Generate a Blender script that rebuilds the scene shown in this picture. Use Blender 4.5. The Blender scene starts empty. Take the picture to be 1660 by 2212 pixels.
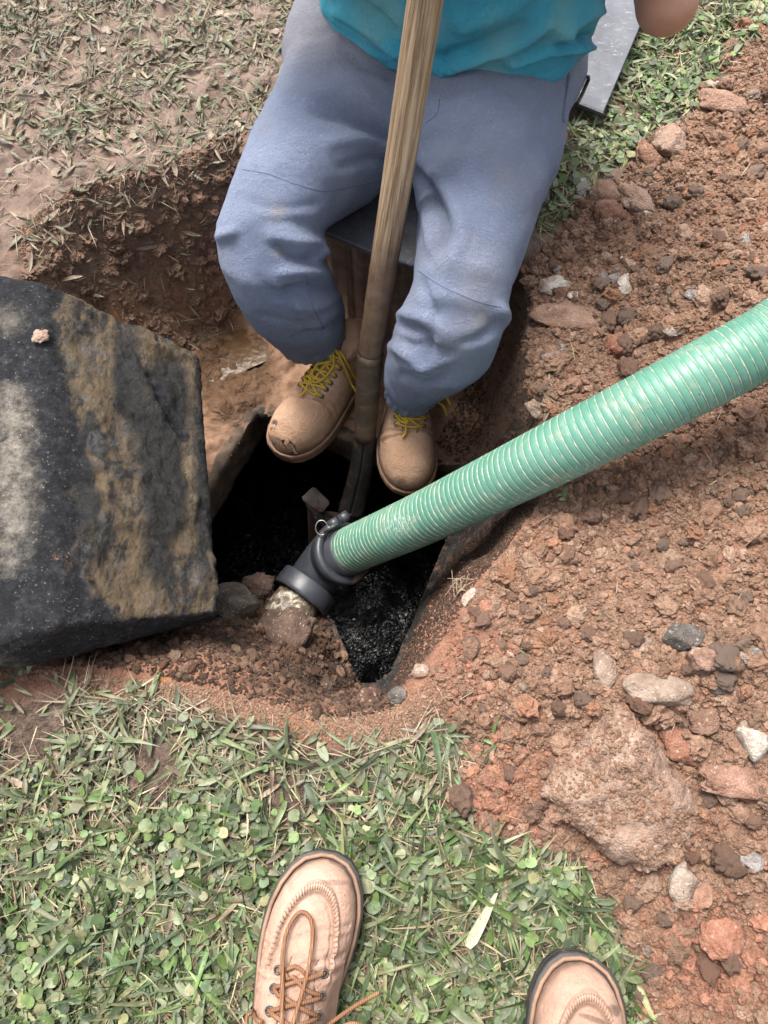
import bpy, bmesh, math, random
import numpy as np
from mathutils import Vector, Matrix
from mathutils.bvhtree import BVHTree
from mathutils.geometry import convex_hull_2d

R = math.radians
random.seed(7)
rng = np.random.default_rng(11)
sc = bpy.context.scene
COL = sc.collection

# ------------------------------------------------------------------ camera
CAM_H, PITCH = 1.0, R(20)
cam_d = bpy.data.cameras.new('camera')
cam_d.sensor_fit = 'VERTICAL'; cam_d.sensor_height = 36; cam_d.lens = 26
cam_d.clip_start = 0.02; cam_d.clip_end = 400
cam = bpy.data.objects.new('camera', cam_d); COL.objects.link(cam)
cam.location = (0, 0, CAM_H); cam.rotation_euler = (PITCH, 0, 0)
sc.camera = cam
# ------------------------------------------------------------------ sky, sun, exposure
SUN_EL, SUN_AZ = R(64), R(-30)          # azimuth measured from +Y towards +X
w = bpy.data.worlds.new('World'); sc.world = w; w.use_nodes = True
nt = w.node_tree; bg = nt.nodes['Background']
sky = nt.nodes.new('ShaderNodeTexSky'); sky.sky_type = 'NISHITA'; sky.sun_disc = False
sky.sun_elevation = SUN_EL; sky.sun_rotation = SUN_AZ
sky.air_density = 1.0; sky.dust_density = 4.0; sky.ozone_density = 1.0
hs = nt.nodes.new('ShaderNodeHueSaturation'); hs.inputs['Saturation'].default_value = 0.28
nt.links.new(sky.outputs[0], hs.inputs['Color']); nt.links.new(hs.outputs[0], bg.inputs[0])
bg.inputs[1].default_value = 0.15
sd = bpy.data.lights.new('sun', 'SUN'); sd.energy = 2.6; sd.angle = R(26); sd.color = (1, .95, .87)
sun = bpy.data.objects.new('sun', sd); COL.objects.link(sun)
sdir = Vector((math.sin(SUN_AZ)*math.cos(SUN_EL), math.cos(SUN_AZ)*math.cos(SUN_EL), math.sin(SUN_EL)))
sun.rotation_euler = sdir.to_track_quat('Z', 'Y').to_euler(); sun.location = sdir*30
vs = sc.view_settings
vs.view_transform = 'Standard'; vs.look = 'None'; vs.gamma = 1.0; vs.use_curve_mapping = False
vs.exposure = 1.45

# ------------------------------------------------------------------ measuring helpers
# the photograph was measured on a 1660 x 2212 copy; a point there plus a height gives a place in the scene
FW, FH = 1660.0, 2212.0
TV = 2*18/26.0; TH = TV*.75
F_ = np.array([0, math.sin(PITCH), -math.cos(PITCH)]); U_ = np.array([0, math.cos(PITCH), math.sin(PITCH)])
def raydir(px, py):
    return F_ + U_*((.5-py/FH)*TV) + np.array([(px/FW-.5)*TH, 0, 0])
def P(px, py, z):
    d = raydir(px, py); t = (z-CAM_H)/d[2]
    return np.array([0, 0, CAM_H]) + d*t
def PD(px, py, dep):
    return np.array([0, 0, CAM_H]) + raydir(px, py)*dep
def proj(V):
    q = V - np.array([0, 0, CAM_H]); dep = q@F_
    dep = np.where(np.abs(dep) < 1e-3, 1e-3, dep)
    return (q[:, 0]/dep/TH+.5)*FW, (.5-(q@U_)/dep/TV)*FH, dep

# ------------------------------------------------------------------ noise
_perm = np.random.default_rng(3).permutation(512).astype(np.int64)
_grad = np.random.default_rng(4).normal(size=(512, 3)); _grad /= np.linalg.norm(_grad, axis=1)[:, None]
def perlin(p):
    i = np.floor(p).astype(np.int64); f = p-i; u = f*f*f*(f*(f*6-15)+10); out = 0
    for a in (0, 1):
        for b in (0, 1):
            for c in (0, 1):
                h = _perm[(_perm[(_perm[(i[:, 0]+a) & 511]+i[:, 1]+b) & 511]+i[:, 2]+c) & 511]
                g = _grad[h]; dd = g[:, 0]*(f[:, 0]-a)+g[:, 1]*(f[:, 1]-b)+g[:, 2]*(f[:, 2]-c)
                wx = u[:, 0] if a else 1-u[:, 0]; wy = u[:, 1] if b else 1-u[:, 1]; wz = u[:, 2] if c else 1-u[:, 2]
                out = out + dd*wx*wy*wz
    return out*1.5
def fbm(p, scale, octv=4, gain=.5):
    q = np.asarray(p, float)*scale; a = 1.; s = 0; t = 0
    for o in range(octv):
        s = s+a*perlin(q+o*17.3); t += a; q = q*2.03; a *= gain
    return s/t
def cells(p, scale, seed=0):
    """rounded cell bumps in the plane: 1 at a cell's middle, 0 between cells; also a random number per cell"""
    q = p[:, :2]*scale; i = np.floor(q).astype(np.int64); best = np.full(len(q), 9.); cid = np.zeros(len(q))
    for a in (-1, 0, 1):
        for b in (-1, 0, 1):
            c = i+np.array([a, b]); h = _perm[(_perm[(c[:, 0]+seed) & 511]+c[:, 1]) & 511]
            ox = (h % 23)/23.; oy = ((h//23) % 22)/22.
            d = (c[:, 0]+ox-q[:, 0])**2+(c[:, 1]+oy-q[:, 1])**2
            m = d < best; best = np.where(m, d, best); cid = np.where(m, h/512., cid)
    return np.clip(1-best*1.6, 0, 1), cid
def sstep(a, b, x):
    t = np.clip((x-a)/(b-a), 0, 1); return t*t*(3-2*t)
def sdf(pts, poly):
    """signed distance to a polygon, positive inside"""
    pts = np.asarray(pts)[:, :2]; poly = np.asarray(poly)[:, :2]; n = len(poly)
    d = np.full(len(pts), 1e9); ins = np.zeros(len(pts), bool)
    for k in range(n):
        a = poly[k]; b = poly[(k+1) % n]; ab = b-a; ap = pts-a
        t = np.clip((ap@ab)/max(ab@ab, 1e-12), 0, 1); q = ap-t[:, None]*ab
        d = np.minimum(d, (q*q).sum(1))
        c = (a[1] > pts[:, 1]) != (b[1] > pts[:, 1])
        xs = a[0]+(pts[:, 1]-a[1])*(b[0]-a[0])/((b[1]-a[1]) if abs(b[1]-a[1]) > 1e-12 else 1e-12)
        ins ^= c & (pts[:, 0] < xs)
    d = np.sqrt(d); return np.where(ins, d, -d)
def polydist(px, py, line):
    p = np.stack([px, py], 1); d = np.full(len(p), 1e9)
    for a, b in zip(line[:-1], line[1:]):
        a = np.array(a, float); b = np.array(b, float); ab = b-a; ap = p-a
        t = np.clip((ap@ab)/max(ab@ab, 1e-9), 0, 1); q = ap-t[:, None]*ab
        d = np.minimum(d, (q*q).sum(1))
    return np.sqrt(d)
def polydist_t(px, py, line):
    p = np.stack([px, py], 1); d = np.full(len(p), 1e9); tt = np.zeros(len(p)); ln = catmull(line, 4)
    L = np.concatenate([[0], np.cumsum(np.linalg.norm(np.diff(ln, axis=0), axis=1))]); ext = 18.
    for k, (a, b) in enumerate(zip(ln[:-1], ln[1:])):
        ab = b-a; q = ((p-a)@ab)/max(ab@ab, 1e-9); t = np.clip(q, 0, 1); v = ((p-a-t[:, None]*ab)**2).sum(1); m = v < d; d = np.where(m, v, d); tt = np.where(m, (L[k]+t*(L[k+1]-L[k])+ext)/(L[-1]+2*ext), tt)
    return np.sqrt(d), tt
def catmull(pts, n=8):
    pts = [np.array(p, float) for p in pts]; out = []
    q = [2*pts[0]-pts[1]]+pts+[2*pts[-1]-pts[-2]]
    for i in range(1, len(q)-2):
        for k in range(n):
            t = k/n
            out.append(.5*((2*q[i])+(q[i+1]-q[i-1])*t+(2*q[i-1]-5*q[i]+4*q[i+1]-q[i+2])*t*t+(3*q[i]-q[i-1]-3*q[i+1]+q[i+2])*t**3))
    out.append(pts[-1]); return np.array(out)

# ------------------------------------------------------------------ object helpers
def tag(o, label=None, cat=None, group=None, kind=None):
    if label: o['label'] = label
    if cat: o['category'] = cat
    if group: o['group'] = group
    if kind: o['kind'] = kind
    return o
def mesh_np(name, V, F, smooth=True, attrs=None):
    """V (n,3); F: array of tris/quads, or list of such arrays"""
    me = bpy.data.meshes.new(name); V = np.asarray(V, np.float32)
    Fs = [np.asarray(f, np.int32) for f in (F if isinstance(F, list) else [F]) if len(f)]
    me.vertices.add(len(V)); me.vertices.foreach_set('co', V.ravel())
    loops = np.concatenate([f.ravel() for f in Fs]); tot = np.concatenate([np.full(len(f), f.shape[1], np.int32) for f in Fs])
    me.loops.add(len(loops)); me.loops.foreach_set('vertex_index', loops)
    me.polygons.add(len(tot)); st = np.concatenate([[0], np.cumsum(tot)[:-1]]).astype(np.int32)
    me.polygons.foreach_set('loop_start', st)
    me.polygons.foreach_set('use_smooth', np.full(len(tot), bool(smooth)))
    me.update(calc_edges=True); me.validate()
    for k, a in (attrs or {}).items(): set_attr(me, k, a)
    return me
def set_attr(me, k, a):
    a = np.asarray(a, np.float32)
    if a.ndim == 1:
        at = me.attributes.new(k, 'FLOAT', 'POINT'); at.data.foreach_set('value', a)
    else:
        if a.shape[1] == 3: a = np.concatenate([a, np.ones((len(a), 1), np.float32)], 1)
        at = me.attributes.new(k, 'FLOAT_COLOR', 'POINT'); at.data.foreach_set('color', a.ravel())
def verts(me):
    a = np.empty(len(me.vertices)*3, np.float32); me.vertices.foreach_get('co', a); return a.reshape(-1, 3).astype(float)
def norms(me):
    a = np.empty(len(me.vertices)*3, np.float32); me.vertex_normals.foreach_get('vector', a); return a.reshape(-1, 3).astype(float)
def setv(me, V):
    me.vertices.foreach_set('co', np.asarray(V, np.float32).ravel()); me.update()
def link(name, me, mat=None, parent=None, origin=False):
    o = bpy.data.objects.new(name, me); COL.objects.link(o)
    if mat is not None:
        me.materials.clear(); me.materials.append(mat)
    if parent is not None:
        o.parent = parent
        if parent.type == 'EMPTY': o.matrix_parent_inverse = Matrix.Translation(-parent.location)
    elif origin:
        V = verts(me); lo, hi = V.min(0), V.max(0); b = np.array([(lo[0]+hi[0])/2, (lo[1]+hi[1])/2, lo[2]])
        setv(me, V-b); o.location = b
    return o
def empty(name, loc, label, cat, group=None):
    o = bpy.data.objects.new(name, None); COL.objects.link(o); o.location = loc; o.empty_display_size = .1
    return tag(o, label, cat, group)
def join(parts):
    Vs, Ft, Fq, off = [], [], [], 0
    for V, F in parts:
        Vs.append(V)
        for f in (F if isinstance(F, list) else [F]):
            f = np.asarray(f)
            if len(f): (Ft if f.shape[1] == 3 else Fq).append(f+off)
        off += len(V)
    out = []
    if Ft: out.append(np.concatenate(Ft))
    if Fq: out.append(np.concatenate(Fq))
    return np.concatenate(Vs), out
def loft(rings, cap=True, closed=True):
    rings = [np.asarray(r, float) for r in rings]; n, k = len(rings), len(rings[0])
    V = np.concatenate(rings); F = []
    kk = k if closed else k-1
    i, j = np.meshgrid(np.arange(n-1), np.arange(kk), indexing='ij'); i = i.ravel(); j = j.ravel(); j2 = (j+1) % k
    Fq = np.stack([i*k+j, i*k+j2, (i+1)*k+j2, (i+1)*k+j], 1); Ft = np.zeros((0, 3), int)
    if cap:
        c0, c1 = rings[0].mean(0), rings[-1].mean(0); V = np.concatenate([V, [c0, c1]]); a = n*k
        jj = np.arange(k); j2 = (jj+1) % k
        Ft = np.concatenate([np.stack([np.full(k, a), j2, jj], 1), np.stack([np.full(k, a+1), (n-1)*k+jj, (n-1)*k+j2], 1)])
    return V, [Fq, Ft]
def tube(pts, r, k=8, cap=True, flat=1.0):
    pts = np.asarray(pts, float); n = len(pts); rr = np.broadcast_to(r, (n,))
    T = np.gradient(pts, axis=0); T /= np.linalg.norm(T, axis=1)[:, None]+1e-12
    a = np.array([0, 0, 1.]) if abs(T[0][2]) < .9 else np.array([1., 0, 0])
    N = np.cross(T[0], a); N /= np.linalg.norm(N); rings = []
    th = np.linspace(0, 2*np.pi, k, endpoint=False)
    for i in range(n):
        N = N-T[i]*(N@T[i]); N /= np.linalg.norm(N)+1e-12; B = np.cross(T[i], N)
        rings.append(pts[i]+rr[i]*(np.cos(th)[:, None]*N+np.sin(th)[:, None]*B*flat))
    return loft(rings, cap)
def ellipsoid(c, r, M=None, n=16, k=24):
    u = np.linspace(0, np.pi, n+1)[1:-1]; th = np.linspace(0, 2*np.pi, k, endpoint=False); rings = []
    for a in u:
        q = np.stack([np.cos(th)*np.sin(a)*r[0], np.sin(th)*np.sin(a)*r[1], np.full(k, -math.cos(a)*r[2])], 1)
        if M is not None: q = q@np.asarray(M).T
        rings.append(q+np.asarray(c))
    return loft(rings)
def remesh(V, F, vox, smooth=4, fac=.5):
    me = mesh_np('tmp', V, F); o = bpy.data.objects.new('tmp', me); COL.objects.link(o)
    bm = bmesh.new(); bm.from_mesh(me); bmesh.ops.recalc_face_normals(bm, faces=bm.faces); bm.to_mesh(me); bm.free()
    m = o.modifiers.new('r', 'REMESH'); m.mode = 'VOXEL'; m.voxel_size = vox; m.use_smooth_shade = True
    if smooth:
        s = o.modifiers.new('s', 'SMOOTH'); s.factor = fac; s.iterations = smooth
    dg = bpy.context.evaluated_depsgraph_get(); out = bpy.data.meshes.new_from_object(o.evaluated_get(dg))
    bpy.data.objects.remove(o); bpy.data.meshes.remove(me); out.materials.clear()
    return out
def bvh(me):
    me.calc_loop_triangles()
    return BVHTree.FromPolygons([v.co.copy() for v in me.vertices], [tuple(p.vertices) for p in me.polygons])
def ico(sub):
    bm = bmesh.new(); bmesh.ops.create_icosphere(bm, subdivisions=sub, radius=1)
    V = np.array([v.co[:] for v in bm.verts]); F = np.array([[v.index for v in f.verts] for f in bm.faces]); bm.free(); return V, F

# ------------------------------------------------------------------ material helpers
class M:
    def __init__(s, name):
        s.m = bpy.data.materials.new(name); s.m.use_nodes = True; s.t = s.m.node_tree
        s.b = s.t.nodes['Principled BSDF']; s.tc = s.t.nodes.new('ShaderNodeTexCoord'); s.o = s.tc.outputs['Object']
    def put(s, sock, v):
        if isinstance(v, bpy.types.NodeSocket): s.t.links.new(v, sock)
        elif isinstance(v, (tuple, list)) and len(v) == 3 and sock.type == 'RGBA': sock.default_value = (*v, 1)
        else: sock.default_value = v
    def n(s, typ, ins=None, **kw):
        nd = s.t.nodes.new(typ)
        for k, v in kw.items(): setattr(nd, k, v)
        for k, v in (ins or {}).items(): s.put(nd.inputs[k], v)
        return nd
    def noise(s, scale, detail=4, rough=.55, vec=None, dist=0.):
        return s.n('ShaderNodeTexNoise', {'Vector': vec or s.o, 'Scale': scale, 'Detail': detail, 'Roughness': rough, 'Distortion': dist}).outputs['Fac']
    def vor(s, scale, vec=None, out='Distance', feature='F1'):
        return s.n('ShaderNodeTexVoronoi', {'Vector': vec or s.o, 'Scale': scale}, feature=feature).outputs[out]
    def ramp(s, fac, stops, interp='LINEAR'):
        r = s.n('ShaderNodeValToRGB', {'Fac': fac}); e = r.color_ramp.elements; r.color_ramp.interpolation = interp
        while len(e) < len(stops): e.new(.5)
        for k, (p, c) in enumerate(stops):
            e[k].position = p; c = c if isinstance(c, (tuple, list)) else (c, c, c); e[k].color = (*c, 1)
        return r.outputs['Color']
    def mix(s, fac, a, b, mode='MIX'):
        x = s.n('ShaderNodeMix', data_type='RGBA', blend_type=mode)
        s.put(x.inputs[0], fac); s.put(x.inputs[6], a); s.put(x.inputs[7], b); return x.outputs[2]
    def math(s, op, a, b=0., c=None, clamp=False):
        x = s.n('ShaderNodeMath', operation=op, use_clamp=clamp); s.put(x.inputs[0], a); s.put(x.inputs[1], b)
        if c is not None: s.put(x.inputs[2], c)
        return x.outputs[0]
    def map(s, v, a, b, c=0., d=1.):
        return s.n('ShaderNodeMapRange', {0: v, 1: a, 2: b, 3: c, 4: d}).outputs[0]
    def attr(s, name, out='Fac'):
        return s.n('ShaderNodeAttribute', attribute_name=name).outputs[out]
    def scaled(s, v):
        return s.n('ShaderNodeMapping', {'Vector': s.o, 'Scale': v}).outputs[0]
    def bump(s, h, strength=.5, dist=.002, normal=None):
        b = s.n('ShaderNodeBump', {'Height': h, 'Strength': strength, 'Distance': dist})
        if normal is not None: s.put(b.inputs['Normal'], normal)
        return b.outputs['Normal']
    def out(s, color=None, rough=None, normal=None, spec=None, metal=None, sheen=None, sub=None):
        B = s.b.inputs
        if color is not None: s.put(B['Base Color'], color)
        if rough is not None: s.put(B['Roughness'], rough)
        if normal is not None: s.put(B['Normal'], normal)
        if spec is not None: s.put(B['Specular IOR Level'], spec)
        if metal is not None: s.put(B['Metallic'], metal)
        if sheen is not None: s.put(B['Sheen Weight'], sheen); s.put(B['Sheen Roughness'], .5)
        if sub is not None: s.put(B['Subsurface Weight'], sub); s.put(B['Subsurface Radius'], (.01, .004, .002))
        return s.m

def soil_color(m, vec=None):
    c = m.ramp(m.noise(26, 6, .65, vec), [(.28, (.1, .055, .036)), (.46, (.195, .112, .074)), (.6, (.26, .157, .107)), (.78, (.33, .22, .16))])
    red = m.ramp(m.noise(9, 4, .6, vec, .4), [(.5, 0), (.68, 1)])
    c = m.mix(m.math('MULTIPLY', red, .6), c, (.27, .105, .055))
    grit = m.ramp(m.vor(420, vec, 'Color'), [(.86, 0), (.9, 1)])
    c = m.mix(m.math('MULTIPLY', grit, .55), c, (.42, .35, .29))
    return c
def mat_ground():
    m = M('ground_soil')
    c = soil_color(m)
    redc = m.ramp(m.noise(45, 5, .6), [(.3, (.17, .08, .05)), (.6, (.28, .14, .09)), (.8, (.37, .21, .145))])
    c = m.mix(m.attr('red'), c, redc)
    mudc = m.ramp(m.noise(22, 6, .6, None, .6), [(.3, (.075, .045, .032)), (.52, (.14, .09, .066)), (.75, (.24, .17, .135))])
    c = m.mix(m.attr('mud'), c, mudc)
    wet = m.attr('wet')
    c = m.mix(wet, c, m.ramp(m.noise(30, 6, .65), [(.3, (.17, .092, .056)), (.55, (.28, .16, .098)), (.75, (.36, .225, .15))]))
    c = m.mix(m.math('MULTIPLY', m.attr('slop'), .9, clamp=True), c, m.ramp(m.noise(40, 6, .65), [(.3, (.045, .024, .013)), (.55, (.085, .048, .027)), (.75, (.135, .082, .05))]))
    hum = m.ramp(m.noise(60, 6, .7), [(.3, (.045, .03, .022)), (.52, (.11, .074, .055)), (.75, (.21, .15, .115))])
    c = m.mix(m.attr('humus'), c, hum)
    c = m.mix(m.math('MULTIPLY', m.attr('lawn'), .85), c, m.ramp(m.noise(55, 7, .75), [(.3, (.035, .045, .018)), (.5, (.07, .09, .032)), (.7, (.13, .13, .06))]))
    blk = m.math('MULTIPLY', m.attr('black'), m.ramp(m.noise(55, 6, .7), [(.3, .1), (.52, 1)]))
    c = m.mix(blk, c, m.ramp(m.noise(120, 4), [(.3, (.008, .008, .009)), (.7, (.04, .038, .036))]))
    orn = m.math('MULTIPLY', m.attr('ochre'), m.ramp(m.noise(70, 5, .6), [(.42, 0), (.6, 1)]))
    c = m.mix(orn, c, (.38, .17, .06))
    gl = m.math('MAXIMUM', m.math('MULTIPLY', wet, .9), m.math('MULTIPLY', m.attr('mud'), .9))
    r = m.math('ADD', m.map(gl, 0, 1, .9, .5), m.map(m.noise(40, 3), .3, .7, -.08, .16))
    h = m.math('ADD', m.noise(110, 7, .75), m.math('MULTIPLY', m.vor(230), m.map(gl, 0, .8, -.7, -.1)))
    slop = m.attr('slop'); r = m.math('SUBTRACT', r, m.math('MULTIPLY', slop, .06)); h = m.math('ADD', h, m.math('MULTIPLY', m.math('MULTIPLY', m.noise(55, 3, .5, None, 1.), slop), 3.))
    n = m.bump(m.noise(480, 3, .7), m.map(slop, 0, 1, .6, .1), .0015, m.bump(h, m.map(gl, 0, 1, 1., .6), .007))
    return m.out(c, r, n, m.map(slop, 0, 1, .4, .15))
def mat_clod(name, stops, speck=.5, wetr=.9):
    m = M(name)
    rnd = m.n('ShaderNodeObjectInfo').outputs['Random']
    vec = m.n('ShaderNodeVectorMath', {0: m.o, 1: m.n('ShaderNodeCombineXYZ', {0: m.math('MULTIPLY', rnd, 13.), 1: m.math('MULTIPLY', rnd, 7.), 2: 0.}).outputs[0]}, operation='ADD').outputs[0]
    c = m.ramp(m.noise(38, 6, .68, vec), stops)
    hsv = m.n('ShaderNodeHueSaturation', {'Color': c, 'Hue': m.map(rnd, 0, 1, .492, .507), 'Saturation': m.map(rnd, 0, 1, 1.1, .8), 'Value': m.map(m.math('FRACT', m.math('MULTIPLY', rnd, 7.3)), 0, 1, .85, 1.2)}).outputs[0]
    g = m.ramp(m.vor(380, vec, 'Color'), [(.84, 0), (.9, 1)])
    c = m.mix(m.math('MULTIPLY', g, speck), hsv, (.45, .38, .32))
    h = m.math('ADD', m.noise(170, 6, .75, vec), m.math('MULTIPLY', m.vor(330, vec), -.5))
    return m.out(c, wetr, m.bump(h, .9, .004), .3)
def mat_tint(name, rough=.55, spec=.4, mudspeck=True, soil=False, leaf=False):
    m = M(name); c = m.attr('tint', 'Color')
    if soil:
        c = m.mix(.55, c, m.mix(1., c, m.ramp(m.noise(150, 5, .7), [(.3, .4), (.7, 1.5)]), 'MULTIPLY'))
        n = m.bump(m.math('ADD', m.noise(380, 6, .8), m.math('MULTIPLY', m.vor(520), -.6)), 1., .003); return m.out(c, rough, n, spec)
    c = m.mix(.6, c, m.mix(1., c, m.ramp(m.noise(90, 3), [(.3, .55), (.7, 1.5)]), 'MULTIPLY'))
    if mudspeck:
        s = m.ramp(m.noise(230, 4, .7), [(.55, 0), (.68, 1)])
        c = m.mix(m.math('MULTIPLY', s, m.attr('muddy')), c, (.3, .23, .17))
    m.out(c, rough, m.bump(m.noise(300, 3), .3, .0008), spec)
    if leaf:
        tr = m.n('ShaderNodeBsdfTranslucent', {'Color': c}); mx = m.n('ShaderNodeMixShader', {0: .22, 1: m.b.outputs[0], 2: tr.outputs[0]})
        m.t.links.new(mx.outputs[0], m.t.nodes['Material Output'].inputs[0])
    return m.m

# ------------------------------------------------------------------ ground with the dug pit
def W(pts, z=0): return np.array([P(a, b, z) for a, b in pts])
def W3(pts): return np.array([P(a, b, c) for a, b, c in pts])
RIM = W([(60, 1435), (-60, 1250), (-60, 900), (-20, 600), (50, 490), (170, 415), (300, 365), (420, 330), (520, 290), (640, 400), (780, 480), (950, 510), (1060, 500), (1120, 540),
         (1140, 640), (1135, 760), (1160, 850), (1195, 910), (1190, 1000), (1165, 1080), (1090, 1185), (1015, 1270), (985, 1360), (905, 1450), (840, 1522), (780, 1548),
         (700, 1540), (600, 1515), (480, 1478), (360, 1445), (200, 1440)])
ZF = -.335
FLOOR = W3([(300, 1330, -.2), (330, 1000, ZF), (400, 860, ZF), (430, 740, ZF+.02), (560, 700, ZF+.02), (680, 640, ZF), (780, 610, ZF), (900, 620, ZF), (1000, 700, ZF), (1040, 800, ZF), (1035, 900, ZF),
            (1025, 990, ZF), (975, 1165, -.36), (945, 1225, -.38), (905, 1330, -.38), (850, 1450, -.38), (815, 1490, -.4), (765, 1490, -.4), (745, 1420, -.42),
            (715, 1350, -.44), (640, 1350, -.44), (560, 1290, -.43), (480, 1295, -.4), (400, 1310, -.33)])
OPEN = W3([(400, 1150, ZF), (447, 1065, ZF), (500, 975, ZF), (553, 888, ZF), (620, 905, ZF), (700, 925, ZF), (790, 965, ZF), (870, 985, ZF), (935, 1000, ZF), (1000, 1005, ZF), (1005, 1070, -.35), (965, 1168, -.37), (940, 1228, -.39), (897, 1335, -.39),
           (845, 1452, -.39), (812, 1478, -.41), (768, 1478, -.41), (750, 1415, -.43), (722, 1345, -.45), (665, 1315, -.45), (600, 1285, -.45), (545, 1262, -.44), (480, 1280, -.41), (420, 1290, -.35)])
SPOIL = W([(1640, 60), (1540, 140), (1480, 260), (1390, 280), (1340, 370), (1240, 440), (1190, 520), (1120, 580), (1140, 700), (1135, 850), (1195, 930), (1185, 1060), (1095, 1190), (1015, 1280), (990, 1370),
           (905, 1455), (960, 1540), (1000, 1620), (950, 1740), (1060, 1800), (1250, 1850), (1320, 1960), (1360, 2060), (1390, 2500), (2600, 2600), (2900, 1000), (2100, -200)])
FZ = FLOOR[:, 2]
def ground_base(p):
    q = np.concatenate([p[:, :2], np.zeros((len(p), 1))], 1)
    z = .014*fbm(q, 3.2, 4)+.006*fbm(q, 14, 3)
    ds = sdf(q, SPOIL)
    m = sstep(-.02, .5, ds)*(1-sstep(.9, 1.6, ds))
    return z+m*(.12+.035*fbm(q+5, 5, 4)), ds
def ground_z(p, detail=True):
    q = np.concatenate([p[:, :2], np.zeros((len(p), 1))], 1)
    wob = np.stack([fbm(q+3, 9, 4), fbm(q+9, 9, 4)], 1)*.018
    qq = q.copy(); qq[:, :2] += wob
    zb, ds = ground_base(q)
    d0 = sdf(qq, RIM); dF = sdf(qq, FLOOR)
    # floor height: weighted by nearness to the measured floor points
    wd = 1/((q[:, None, 0]-FLOOR[None, :, 0])**2+(q[:, None, 1]-FLOOR[None, :, 1])**2+2e-4)
    zf = (wd*FZ).sum(1)/wd.sum(1)
    t = np.where(d0 <= 0, 0, np.where(dF >= 0, 1, d0/(d0-dF+1e-9)))
    te = np.clip(t+.06*np.sin(t*np.pi)*fbm(q+2, 16, 3)*2, 0, 1); ule = sstep(.45, .6, q[:, 1])*sstep(.1, -.05, q[:, 0]); te = np.where(te > 0, (.45-.35*ule)*te+(.55+.35*ule)*sstep(0, 1, te), 0)
    z = zb*(1-te)+zf*te
    if detail:
        ins = sstep(-.01, .03, d0); soil = np.maximum(sstep(-.01, .05, ds), ins)
        qw = q+np.concatenate([wob*.6, np.zeros((len(q), 1))], 1); b1, _ = cells(qw, 26); b2, _ = cells(qw, 62, 5); b3, _ = cells(qw, 120, 8)
        rough = (.011*fbm(q, 22, 5)+.010*b1*sstep(-.15, .2, fbm(q+7, 8, 2))+.006*b2*sstep(-.3, .1, fbm(q+11, 14, 2))+.003*b3)
        ul = sstep(.0, .12, -ds)*(1-ins)
        z = z+soil*rough*np.where(ins > .5, .8, 1.2)+(1-soil)*(.006*fbm(q, 30, 3)+.003*fbm(q, 80, 2))+(1-soil)*sstep(.45, .6, q[:, 1])*sstep(.3, .1, q[:, 0])*(.012*fbm(q+5, 18, 5)+.006*b2*sstep(-.1, .2, fbm(q+2, 9, 2))-.007*np.abs(fbm(q+1, 25, 3)))
        bank_ = ins*(q[:, 0] > 0)*np.sin(np.clip(te, 0, 1)*np.pi); z = z+bank_*.006*np.sin((q[:, 1]*1.0-q[:, 0]*.35)*150+4*fbm(q, 6, 2))*sstep(-.1, .2, fbm(q+61, 7, 2))
        z = z+ins*np.sin(np.clip(te, 0, 1)*np.pi)*(.045*fbm(q+31, 11, 5)-.03*np.abs(fbm(q+47, 16, 4)))+ins*ule*(.012*fbm(q+3, 45, 3)+.03*fbm(q+13, 7, 4)*np.sin(np.clip(te, 0, 1)*np.pi)**.7)
        a1 = P(520, 745, -.33); z = z-.022*np.exp(-((q[:, 0]-a1[0])**2+(q[:, 1]-a1[1])**2)/.06**2); a1 = P(480, 880, -.32); z = z+.018*np.exp(-((q[:, 0]-a1[0])**2+(q[:, 1]-a1[1])**2)/.035**2)
        # low clay lip that is left of the digging round the lower rim
        z = z+.012*np.exp(-((d0+.035)/.03)**2)*sstep(.02, .2, .25-q[:, 1])
    return z, d0, dF, ds, te
def axis(a, b, step, far):
    c = np.arange(a, b+step/2, step); g = []; s = step; x = b
    while x < far: s *= 1.28; x += s; g.append(x)
    l = []; s = step; x = a
    while x > -far: s *= 1.28; x -= s; l.append(x)
    return np.concatenate([l[::-1], c, g])
xs = axis(-.86, .86, .0045, 90); ys = axis(-.36, 1.56, .0045, 90)
GX, GY = np.meshgrid(xs, ys); GP = np.stack([GX.ravel(), GY.ravel(), np.zeros(GX.size)], 1)
gz, g0, gF, gS, gT = ground_z(GP)
GP[:, 2] = gz
# tidy the edge of the tank opening: pull close grid points onto it, then leave the faces inside out
dO = sdf(GP, OPEN)
def nearest_on(poly, pts):
    best = np.full(len(pts), 1e9); out = pts[:, :2].copy()
    for k in range(len(poly)):
        a = poly[k][:2]; b = poly[(k+1) % len(poly)][:2]; ab = b-a
        t = np.clip(((pts[:, :2]-a)@ab)/(ab@ab), 0, 1); q = a+t[:, None]*ab; d = ((pts[:, :2]-q)**2).sum(1)
        m = d < best; best[m] = d[m]; out[m] = q[m]
    return out
near = np.abs(dO) < .0026
GP[near, :2] = nearest_on(OPEN, GP[near])
ny, nx = GX.shape
i, j = np.meshgrid(np.arange(ny-1), np.arange(nx-1), indexing='ij'); i = i.ravel(); j = j.ravel()
GF = np.stack([i*nx+j, i*nx+j+1, (i+1)*nx+j+1, (i+1)*nx+j], 1)
GF = GF[dO[GF].mean(1) < .0005]
ux, uy, _ = proj(GP)
_nz = fbm(GP*np.array([1, 1, .3]), 7, 4)
inpit = sstep(-.005, .02, g0)
lower = sstep(.36, .2, GP[:, 1])
mud = (1-sstep(-.02, .06, gS+.05*_nz))*sstep(.35, .6, GP[:, 1])*(1-inpit)
mud = np.maximum(mud, inpit*sstep(.05, -.15, GP[:, 0])*sstep(.45, .6, GP[:, 1])*(1-.6*gT)*.9)
slop = np.exp(-(((ux-505)/80)**2+((uy-810)/85)**2))*inpit
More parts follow.
